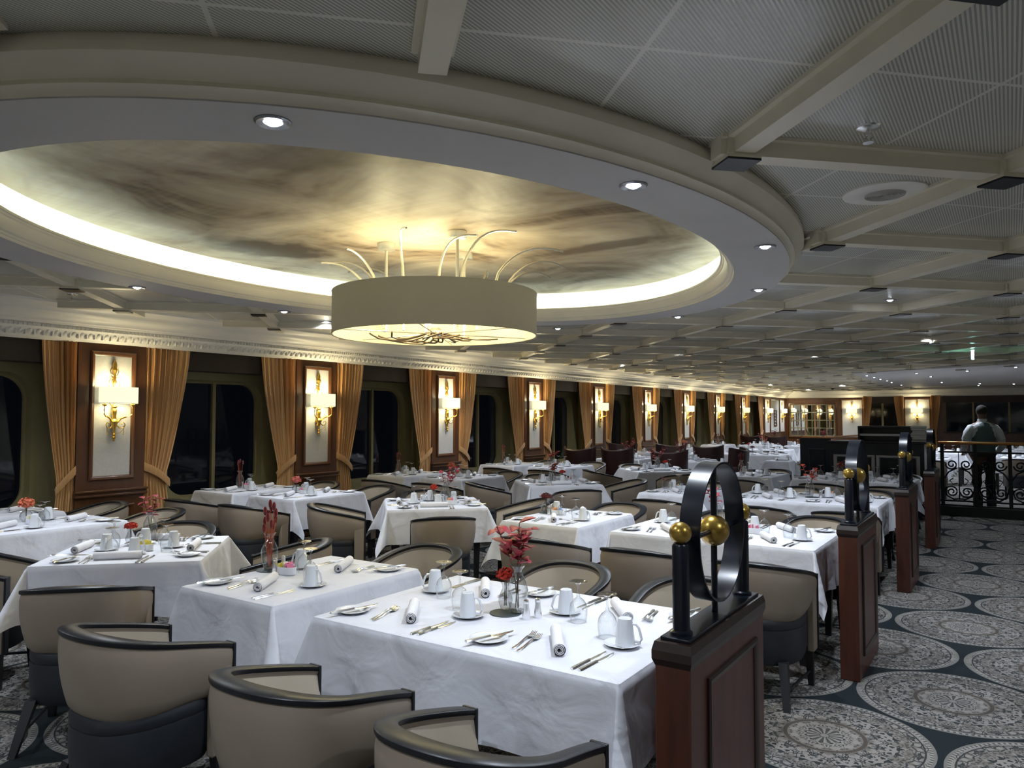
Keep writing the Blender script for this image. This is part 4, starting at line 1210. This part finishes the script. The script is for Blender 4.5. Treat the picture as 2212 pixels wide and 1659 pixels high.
def put_chair(x, y, rz, lab):
    l = 'taupe tub chair, black rail, ' + lab
    if len(l.replace('-', ' ').split()) > 16: l = 'taupe tub chair ' + lab
    return chair.put((x, y, 0), rz, l, 'chair', 'taupe tub chairs')
P6 = ['yellow', 'yellow', 'white', 'white', 'pink', 'pink', 'pink']
rowsY = [2.655, 5.455, 8.13, 10.93]
rn = ['front', 'second', 'third', 'fourth']
# wide tables beside the dividers
WIDE = [
 [('mat', -.06, .0), ('vase', -.02, .03, 'sprig1'), ('bud', -.085, .035, 'carn'), ('shaker', .065, -.03, 'left'), ('shaker', .09, .02, 'right')],
 [('mat', -.10, .10), ('vase', -.10, .10, 'sprig2', 1.5), ('caddy', .20, -.02, ['pink', 'pink', 'white', 'pink'])],
 [('mat', .02, .05), ('vase', .0, .05, 'sprig3'), ('shaker', .10, .06, 'left'), ('shaker', .10, .11, 'right'), ('caddy', .17, .17, ['pink', 'white', 'orange', 'orange'])],
 [('mat', -.2, .05), ('vase', -.20, .05, 'rust', 2), ('caddy', .15, .1, ['orange', 'white', 'blue'])]]
for i, cy in enumerate(rowsY):
    tn = rn[i] + ' wide table'
    lay('wide', -1.76, cy, tn, WIDE[i], 0, 11 + i, 3)
    for sx, side in ((-.37, 'left'), (.37, 'right')):
        put_chair(-1.62 + sx, cy - .495 - .47, 0, 'at the near %s of the %s' % (side, tn))
        put_chair(-1.69 + sx, cy + .495 + .36, pi, 'at the far %s of the %s' % (side, tn))
NAR = [
 [('mat', -.30, .0), ('vase', -.30, .0, 'tails'), ('shaker', -.215, -.03, 'left'), ('shaker', -.235, .04, 'right'), ('caddy', -.13, -.02, P6, .15)],
 [('mat', -.30, .12), ('bowlvase', -.30, .12, 'mar'), ('shaker', -.22, .04, 'left'), ('shaker', -.23, .09, 'right'), ('caddy', -.15, .06, ['orange', 'orange', 'white', 'blue'], .2)],
 [('bowlvase', -.28, .1, 'single'), ('shaker', -.2, .04, 'left'), ('shaker', -.2, .1, 'right'), ('caddy', -.10, .12, ['orange', 'white', 'blue'])],
 [('vase', -.22, .05, 'tail3'), ('shaker', -.13, -.02, 'left'), ('shaker', -.15, .03, 'right')]]
for i, cy in enumerate(rowsY):
    tn = rn[i] + ' narrow middle table'
    lay('narrow', -3.10, cy + .01, tn, NAR[i], 0, 31 + i, 3, vary=i)
    put_chair((-2.98, -2.78, -3.0, -3.0)[i], cy - .495 - .47, 0, 'at the near end of the %s' % tn)
    put_chair(-3.08, cy + .495 + .36, pi, 'at the far end of the %s' % tn)
# diagonal tables
DG = [
 [('vase', -.02, .30, 'sprig2'), ('bud', -.10, .16, 'carn2'), ('caddy', .05, -.06, ['yellow', 'yellow', 'yellow', 'yellow'], -.6), ('shaker', -.02, .1, 'left')],
 [('vase', .12, .06, 'sprig4'), ('bud', .0, .0, 'carn'), ('shaker', .08, -.06, 'left'), ('shaker', .12, -.08, 'right'), ('caddy', .16, -.16, ['orange', 'pink', 'white'], -.6)],
 [('vase', -.04, .10, 'rust', 1), ('bud', .08, .06, 'carn2'), ('shaker', .12, .0, 'left'), ('caddy', .18, -.06, ['pink', 'white'], -.6)],
 [('vase', .05, .05, 'sprig4', 1), ('bud', .14, -.05, 'carn2'), ('caddy', .0, .2, ['white'], 0)]]
DC = [(-4.62, 2.62), (-4.69, 5.60), (-4.85, 8.25), (-4.69, 11.05)]
for i, (cx, cy) in enumerate(DC):
    tn = rn[i] + ' diagonal table'
    lay('square', cx, cy, tn, DG[i], pi / 4, 51 + i, 3)
    for a, side in ((0, 'front'), (pi / 2, 'right'), (pi, 'back'), (3 * pi / 2, 'left')):
        dx, dy = rot(0, -(.465 + .46), pi / 4 + a)
        put_chair(cx + dx, cy + dy, pi / 4 + a, 'on the %s side of the %s' % (side, tn))
# two columns by the windows
BT = [[('bowlvase', -.22, -.02, 'hyd'), ('shaker', -.14, .05, 'left'), ('caddy', -.06, -.05, ['white', 'yellow', 'yellow'])],
      [('bowlvase', -.20, .0, 'hydp'), ('shaker', -.12, .02, 'left'), ('caddy', -.05, -.02, ['pink', 'white', 'white'])],
      [('bowlvase', -.20, .0, 'hyd'), ('shaker', -.12, .02, 'left'), ('caddy', -.05, -.02, ['yellow', 'white'])],
      [('vase', -.22, .0, 'rust', 3), ('caddy', -.05, .1, ['orange', 'white'])]]
WT = [[('vase', -.2, .0, 'tail1'), ('shaker', -.12, .0, 'left'), ('caddy', -.02, .02, ['white', 'pink'])],
      [('vase', -.20, .0, 'tail1'), ('shaker', -.12, -.02, 'left'), ('caddy', -.05, .0, ['pink', 'pink', 'white'])],
      [('vase', -.22, .0, 'tail3'), ('shaker', -.14, .0, 'left'), ('caddy', -.05, .0, ['white', 'white'])],
      [('vase', -.2, .0, 'tail1'), ('caddy', -.05, .0, ['orange', 'white'])]]
for i, cy in enumerate([2.80, 5.50, 8.25, 10.98]):
    tn = rn[i] + ' inner window-row table'
    lay('narrow', -6.38 + (.04 if i == 0 else 0), cy, tn, BT[i], 0, 71 + i, 3)
    put_chair(-6.10, cy - .495 - .47, 0, 'at the near end of the %s' % tn)
    put_chair(-6.28, cy + .495 + .36, pi, 'at the far end of the %s' % tn)
    tn = rn[i] + ' table against the window'
    lay('narrow', -7.38, cy, tn, WT[i], 0, 81 + i, 3)
    put_chair(-6.95, cy - .495 - .50, 0, 'at the near end of the %s' % tn)
    put_chair(-7.22, cy + .495 + .36, pi, 'at the far end of the %s' % tn)
# ------------------------------------------------------------------ maroon wing chairs
def make_wing():
    t = thing('wing_chair'); N = 28
    lo, hi, lo2, hi2 = [], [], [], []
    loops = []
    for k in range(N + 1):
        f = k / N * 2 - 1
        x = .29 * f; y = -.25 + .20 * abs(f) ** 3
        top = .96 + .055 * abs(f) ** 2.2
        loops.append([(x * .92, y + .03, .30), (x * 1.02, y - .02, .62), (x * 1.10, y - .05, top - .02), (x * 1.10, y - .03, top), (x * 1.08, y + .02, top - .005), (x * 1.02, y + .05, .62), (x * .9, y + .09, .34)])
    MB().loops(loops, cap=True).build('backrest', 'wing', t)
    MB().box(-.255, .255, -.20, .27, .30, .47).build('seat', 'wing', t, bevel=.03)
    for s_ in (-1, 1):
        MB().box(min(s_ * .25, s_ * .30), max(s_ * .25, s_ * .30), -.18, .22, .32, .66).build('arm', 'wing', t, bevel=.02)
        for y in (-.2, .22): MB().frustum((s_ * .23, y, 0, .014, .014), (s_ * .22, y, .31, .02, .02)).build('leg', 'blackwood', t, smooth=False)
    return t
wq = make_wing(); wq.scale = (1.06, 1.0, 1.0)
wing = Proto(wq)
WCH = [(-6.95, 12.75, 0, 'nearest the window wall, back turned'), (-6.25, 12.95, 0, 'nearest, with its broad back turned to the diagonal tables'), (-7.1, 14.85, pi, 'facing the diagonal tables, by the window'), (-5.07, 12.6, .12, 'third along, behind the red leaf sprigs'),
       (-6.0, 14.88, pi, 'on the far side behind the red sprigs'), (-5.22, 15.12, -.1, 'left one of the touching pair'), (-4.42, 14.1, pi / 2, 'right one of the touching pair'), (-6.95, 24.2, 0, 'far away, left of two in front of the corner panel'), (-6.05, 23.7, 0, 'far away, right of two in front of the corner panel'),
       (-5.1, 24.3, 0, 'far away, in front of the paned mirror')]
for x, y, rz, lb in WCH: wing.put((x, y, 0), rz, 'maroon wing-back chair ' + lb, 'chair', 'maroon wing chairs')

# tables of the back part of the room
def lay_far(kind, cx, cy, tn, spec, seed, lvl=1, chairs=()):
    lay(kind, cx, cy, tn, spec, 0 if kind != 'square' else 0, seed, lvl)
    for x, y, a, s_ in chairs: put_chair(x, y, a, '%s of the %s' % (s_, tn))
lay_far('square', -6.50, 13.85, 'window-side table among the wing chairs', [('vase', 0, .0, 'sprig4', 1), ('bud', .12, 0, 'carn2')], 101)
lay_far('square', -5.26, 13.85, 'inner table among the wing chairs', [('vase', -.1, .1, 'sprig4', 2)], 102)
lay_far('narrow', -7.35, 16.3, 'fifth table against the window', [('vase', -.15, 0, 'tail1')], 103)
lay_far('narrow', -6.3, 16.4, 'fifth inner window-row table', [('vase', -.15, 0, 'tail3')], 104)
lay_far('wide', -4.85, 16.9, 'far table before the long one', [('bud', .0, 0, 'mar')], 105)
lay_far('wide', -5.35, 19.35, 'long table left of the black station', [('vase', .1, 0, 'sprig3'), ('bud', -.3, 0, 'carn2')], 106, 1, [(-5.45, 18.35, 0, 'at the near left'), (-4.75, 18.35, 0, 'at the near right'), (-5.2, 20.4, pi, 'at the far side')])
lay_far('narrow', -7.3, 19.1, 'sixth table against the window', [('bud', .0, 0, 'hyd')], 107)
lay_far('narrow', -7.3, 21.9, 'seventh table against the window', [('vase', .0, 0, 'tail1')], 108)
lay_far('square', -6.15, 22.3, 'table in front of the far wing chairs', [('vase', .0, 0, 'sprig3')], 109)
lay_far('wide', -4.7, 22.5, 'far table left of the station', [('bud', .1, 0, 'carn2')], 110)
lay_far('square', -6.6, 25.6, 'table near the far corner', [('vase', .0, 0, 'sprig1')], 111)
lay_far('square', -5.1, 25.9, 'table before the paned mirror', [('vase', .0, 0, 'sprig1')], 112)
lay_far('wide', -3.9, 20.8, 'far table hidden partly by the black station', [('vase', .0, 0, 'sprig3')], 113)
lay_far('wide', -1.75, 17.2, 'first table behind the iron railing', [('bud', .1, 0, 'hyd')], 114, 1, [(-2.0, 16.2, 0, 'at the near left'), (-1.3, 16.2, 0, 'at the near right')])
lay_far('wide', -1.6, 20.2, 'second table behind the iron railing', [], 115)
lay_far('wide', .35, 18.6, 'table behind the waiter', [], 116, 1, [(.1, 17.6, 0, 'at the near side')])
lay_far('square', .2, 22.5, 'far table toward the long window', [], 117)
# small cloth-covered service tables beside the wing chairs
def stand(x, y, lb, seed):
    put_table(.45, .45, x, y, 0, 'small square stand under a cloth ' + lb)
    put_cloth(.45, .45, x, y, 0, 'white cloth on the small stand ' + lb, seed, .26)
    for k in range(2): PR['nap'].put((x - .05 + .09 * k, y, TOP), .3 + k, 'rolled napkin on the small stand %s, %s one' % (lb, ('left', 'right')[k]), 'napkin', 'rolled napkins')
    PR['mug'].put((x + .12, y + .12, TOP), 0, 'upturned mug on the small stand ' + lb, 'mug', 'upturned white mugs')
stand(-4.40, 12.93, 'behind the first hoop', 120); stand(-3.68, 14.6, 'right of the wing chair pair', 121)

# ------------------------------------------------------------------ black service station
t = thing('service_station', (0, 0, 0)); tag(t, 'black service console with grey-framed drawers behind the narrow tables', 'sideboard')
MB().box(-2.47, -1.12, 13.0, 13.6, .06, 1.17).build('carcass', 'black', t, bevel=.004)
MB().box(-2.50, -1.09, 12.97, 13.63, 1.17, 1.20).build('worktop', 'black', t, bevel=.006)
MB().box(-2.42, -1.17, 13.04, 13.55, 0, .06).build('plinth', 'blackwood', t, smooth=False)
for i in range(2):
    x0 = -2.42 + i * .63
    m_ = MB(); frame_rect_y(m_, 13.0, x0, x0 + .61, .12, .98, .05, .006); m_.build('metal_frame', 'steelgrey', t, smooth=False)
    for j in range(3):
        z0 = .17 + j * .265
        dr = MB().box(x0 + .055, x0 + .555, 12.985, 13.0, z0, z0 + .245).build('drawer', 'black', t, bevel=.003)
        kn = MB().ball((x0 + .305, 12.975, z0 + .13), .014, 10, 6).build('knob', 'chrome', dr)
t = thing('service_hutch', (0, 0, 0)); tag(t, 'raised black shelf unit standing on the service console', 'shelf')
MB().box(-2.10, -1.13, 13.30, 13.58, 1.40, 1.44).build('top_shelf', 'black', t, bevel=.004)
MB().box(-2.10, -1.13, 13.54, 13.58, 1.20, 1.40).build('back_panel', 'black', t, smooth=False)
for x in (-2.10, -1.16): MB().box(x, x + .03, 13.32, 13.56, 1.20, 1.40).build('side_panel', 'black', t, smooth=False)
MB().box(-2.07, -1.16, 13.31, 13.33, 1.28, 1.315).build('metal_rail', 'steelgrey', t, smooth=False)
t = thing('partition', (0, 0, 0)); tag(t, 'tall black partition left of the service console', 'partition')
MB().box(-3.02, -2.53, 13.35, 13.43, 0, 1.225).build('panel', 'black', t, smooth=False)
m_ = MB(); frame_rect_y(m_, 13.35, -2.88, -2.62, .12, 1.05, .03, .01); m_.build('panel_moulding', 'blackwood', t)
MB().tube([(-3.0, 13.39, 1.235), (-2.56, 13.39, 1.235), (-2.2, 15.6, 1.25)], .022, 10).build('brass_handrail', 'brass', t)
np_ = None
for k in range(7):
    if np_ is None:
        q = thing('folded_napkin'); m_ = MB(); m_.loops([[(-.11 + .01 * i, -.08, z), (.11, -.085 + .01 * i, z), (.105, .08, z), (-.105, .085, z)] for i, z in enumerate((0, .012, .026, .034))], cap=True); m_.build('fold', 'napkin', q, bevel=.008); np_ = Proto(q)
    np_.put((-1.20 + .01 * sin(k * 2), 13.18 + .01 * cos(k * 3), 1.20 + .036 * k), .15 * sin(k * 1.7), 'folded white napkin on the service console, %s from the bottom of the stack' % ordn[k], 'napkin', 'stack of folded napkins')

# ------------------------------------------------------------------ wrought-iron railing
t = thing('iron_railing', (0, 14.0, 0)); tag(t, 'black wrought-iron scroll railing with a brass handrail across the aisle', 'railing')
XE = 5.6
MB().box(-1.0, XE, -.08, .08, 0, .15).build('plinth', 'blackwood', t, smooth=False)
MB().tube([(-1.0, 0, 1.165), (XE, 0, 1.165)], .026, 14).build('handrail', 'brass', t)
for z in (.16, .235, 1.02): MB().box(-1.0, XE, -.012, .012, z - .014, z + .014).build('rail', 'iron', t, smooth=False)
def spiral(mb, cx, cz, r0, a0, turns, dirn=1, r1=.015, th=.013):
    pts = []
    for k in range(int(26 * turns) + 1):
        f = k / (26 * turns); r = r0 + (r1 - r0) * f; a = a0 + dirn * 2 * pi * turns * f
        pts.append((cx + r * cos(a), 0, cz + r * sin(a)))
    mb.tube(pts, th, 6); return pts
post = None; pan = None
for k in range(15):
    x = -.95 + k * .46
    if x > XE: break
    if post is None: post = MB().box(-.026, .026, -.022, .022, .05, 1.14).build('baluster', 'iron', t, smooth=False); post.location = (x, 0, 0)
    else: c_ = post.copy(); COL.objects.link(c_); c_.location = (x, 0, 0)
    if pan is None:
        m_ = MB()
        for s_ in (-1, 1):
            spiral(m_, s_ * .105, .38, .095, pi / 2 - s_ * pi / 2 + (0 if s_ < 0 else pi), 1.7, s_, .018)
            spiral(m_, s_ * .10, .82, .085, pi / 2 - s_ * pi / 2, 1.6, -s_, .018)
            m_.tube([(s_ * .20, 0, .40), (s_ * .215, 0, .58), (s_ * .14, 0, .70), (s_ * .03, 0, .76)], .013, 6)
            m_.tube([(0, 0, .27), (s_ * .08, 0, .26), (s_ * .17, 0, .31), (s_ * .2, 0, .40)], .013, 6)
            m_.tube([(s_ * .02, 0, .52), (s_ * .09, 0, .50), (s_ * .13, 0, .56), (s_ * .08, 0, .60)], .010, 6)
        m_.tube([(0, 0, .235), (0, 0, .30), (0, 0, .55), (0, 0, 1.02)], [.004, .012, .010, .006], 6)
        pan = m_.build('scroll_panel', 'iron', t); pan.location = (x + .23, 0, 0)
    else:
        c_ = pan.copy(); COL.objects.link(c_); c_.location = (x + .23, 0, 0)
# black side table with steel dishes beyond the railing
t = thing('black_side_table', (.62, 14.75, 0)); tag(t, 'black side table just beyond the iron railing', 'table')
MB().box(-.42, .42, -.28, .28, .70, .73).build('tabletop', 'black', t, bevel=.004)
for sx in (-1, 1):
    for sy in (-1, 1): MB().box(sx * .36 - .02, sx * .36 + .02, sy * .22 - .02, sy * .22 + .02, 0, .70).build('table_leg', 'blackwood', t, smooth=False)
t = thing('steel_tray', (.72, 14.7, .73)); tag(t, 'steel tray propped on the black side table', 'tray')
MB().loops([[(-.18, -.12, 0), (.18, -.12, 0), (.18, .12, .06), (-.18, .12, .06)], [(-.19, -.13, .015), (.19, -.13, .015), (.19, .13, .08), (-.19, .13, .08)]], cap=True).build('dish', 'chrome', t, bevel=.004)
for x, lb in ((.55, 'left'), (1.2, 'right')):
    wing.put((x + .15 * (lb == 'right'), 15.7, 0), 0, 'maroon wing-back chair behind the railing, %s of the waiter' % ('just right' if lb == 'left' else 'farther right'), 'chair', 'maroon wing chairs')
for k in range(6):
    PR['gob'].put((-.35 + .13 * k, 18.5 + .1 * (k % 2), TOP), 0, 'extra upturned goblet in the row behind the waiter, %s in line' % ordn[k], 'glass', 'goblets behind the waiter')

# ------------------------------------------------------------------ waiter, seen from behind
wt = thing('person', (-.40, 14.62, 0)); wt.rotation_euler = (0, 0, .35)
tag(wt, 'person in white shirt and grey waistcoat standing with back turned', 'person')
def skin(name, pts, edges, m, parent, levels=2):
    me = bpy.data.meshes.new(name); me.from_pydata([p[:3] for p in pts], edges, []); o = bpy.data.objects.new(name, me); COL.objects.link(o); o.parent = parent
    me.materials.append(MAT[m])
    md = o.modifiers.new('skin', 'SKIN')
    for i, p in enumerate(pts):
        sv = me.skin_vertices[0].data[i]; sv.radius = (p[3], p[4] if len(p) > 4 else p[3]); sv.use_root = (i == 0)
    md.use_smooth_shade = True
    o.modifiers.new('sub', 'SUBSURF').levels = levels; o.modifiers['sub'].render_levels = levels
    return o
B = [(0, 0, .95, .12, .09), (0, 0, 1.12, .14, .10), (0, .0, 1.32, .165, .11), (0, -.01, 1.45, .10, .08), (0, 0, 1.535, .055), (0, .01, 1.60, .065, .075), (0, .02, 1.69, .078, .09), (0, .02, 1.755, .055, .065)]
E_ = [(i, i + 1) for i in range(7)]
def limb(chain, start):
    i0 = len(B)
    for k, p in enumerate(chain): B.append(p); E_.append((start if k == 0 else i0 + k - 1, i0 + k))
    return i0 + len(chain) - 1
for s_ in (-1, 1):
    h_ = limb([(s_ * .18, -.01, 1.42, .055), (s_ * .245, -.03, 1.25, .045), (s_ * .275, -.01, 1.11, .038), (s_ * .24, .12, 1.02, .032), (s_ * .20, .21, .985, .026), (s_ * .19, .26, .97, .032, .018)], 3)
    for f in range(4): limb([(s_ * (.17 + .016 * f), .305, .965, .0085), (s_ * (.17 + .016 * f), .335 - .006 * abs(f - 1.5), .945, .008), (s_ * (.17 + .015 * f), .345 - .008 * abs(f - 1.5), .925, .007)], h_)
    limb([(s_ * .165, .275, .965, .010), (s_ * .150, .30, .955, .009)], h_)
    limb([(s_ * .09, 0, .86, .065), (s_ * .10, .01, .50, .045), (s_ * .10, -.02, .28, .040), (s_ * .10, -.01, .09, .036), (s_ * .10, .10, .04, .036, .025)], 0)
skin('body', B, E_, 'skin', wt)
for s_ in (-1, 1):
    MB().tube([(s_ * .11, -.01, 1.435), (s_ * .18, -.015, 1.405), (s_ * .228, -.03, 1.33), (s_ * .262, -.035, 1.22), (s_ * .282, -.015, 1.10), (s_ * .262, .07, 1.045), (s_ * .232, .15, 1.005), (s_ * .215, .18, .995)], [.048, .062, .066, .063, .056, .052, .044, .038], 18).build('shirt_sleeve', 'shirt', wt)
    MB().ball((s_ * .073, .015, 1.665), .024, 10, 8, .5, .9, 1.3).build('ear', 'skin', wt)
    MB().tube([(s_ * .085, 0, .98), (s_ * .095, .01, .75), (s_ * .10, .01, .5), (s_ * .10, -.015, .28), (s_ * .10, -.01, .06)], [.105, .095, .082, .074, .068], 16).build('trouser_leg', 'trouser', wt)
    MB().ball((s_ * .10, .05, .04), .045, 12, 8, 1, 2.6, .85).build('shoe', 'black', wt)
def tors(rings, nm, m):
    lo = []
    for cx, cy, z, rx, ry in rings:
        lo.append([(cx + rx * abs(cos(a)) ** .8 * (1 if cos(a) > 0 else -1), cy + ry * sin(a), z) for a in [2 * pi * k / 32 for k in range(32)]])
    MB().loops(lo, cap=True).build(nm, m, wt)
tors([(0, 0, .93, .175, .125), (0, 0, 1.02, .175, .12)], 'trouser_waist', 'trouser')
tors([(0, 0, 1.00, .170, .118), (0, -.005, 1.20, .175, .12), (0, -.01, 1.36, .198, .125), (0, -.01, 1.44, .190, .11), (0, -.005, 1.485, .12, .085), (0, 0, 1.515, .068, .066), (0, 0, 1.545, .062, .062)], 'shirt', 'shirt')
tors([(0, 0, .985, .186, .132), (0, 0, 1.06, .180, .13), (0, -.005, 1.20, .182, .128), (0, -.012, 1.34, .172, .137), (0, -.015, 1.42, .150, .125), (0, -.012, 1.470, .115, .098), (0, -.005, 1.492, .09, .08)], 'waistcoat', 'vest')
MB().lathe([(.068, 1.505), (.072, 1.51), (.068, 1.555), (.062, 1.555)], 24).build('collar', 'shirt', wt)
hm = MB(); hm.ball((0, .012, 1.695), .096, 20, 14, .88, 1.06, .98); hr = hm.build('hair', 'hair', wt)
fc = MB(); fc.ball((0, .075, 1.655), .058, 14, 10, 1, .8, 1.3); fc.ball((0, .125, 1.66), .014, 8, 6, .8, 1, 1.6); fc.build('face', 'skin', wt)
for s_ in (-1, 1): MB().ball((s_ * .028, .117, 1.685), .009, 8, 6).build('eye', 'black', wt)
MB().box(-.02, .02, .120, .126, 1.612, 1.618).build('mouth', 'wing', wt)
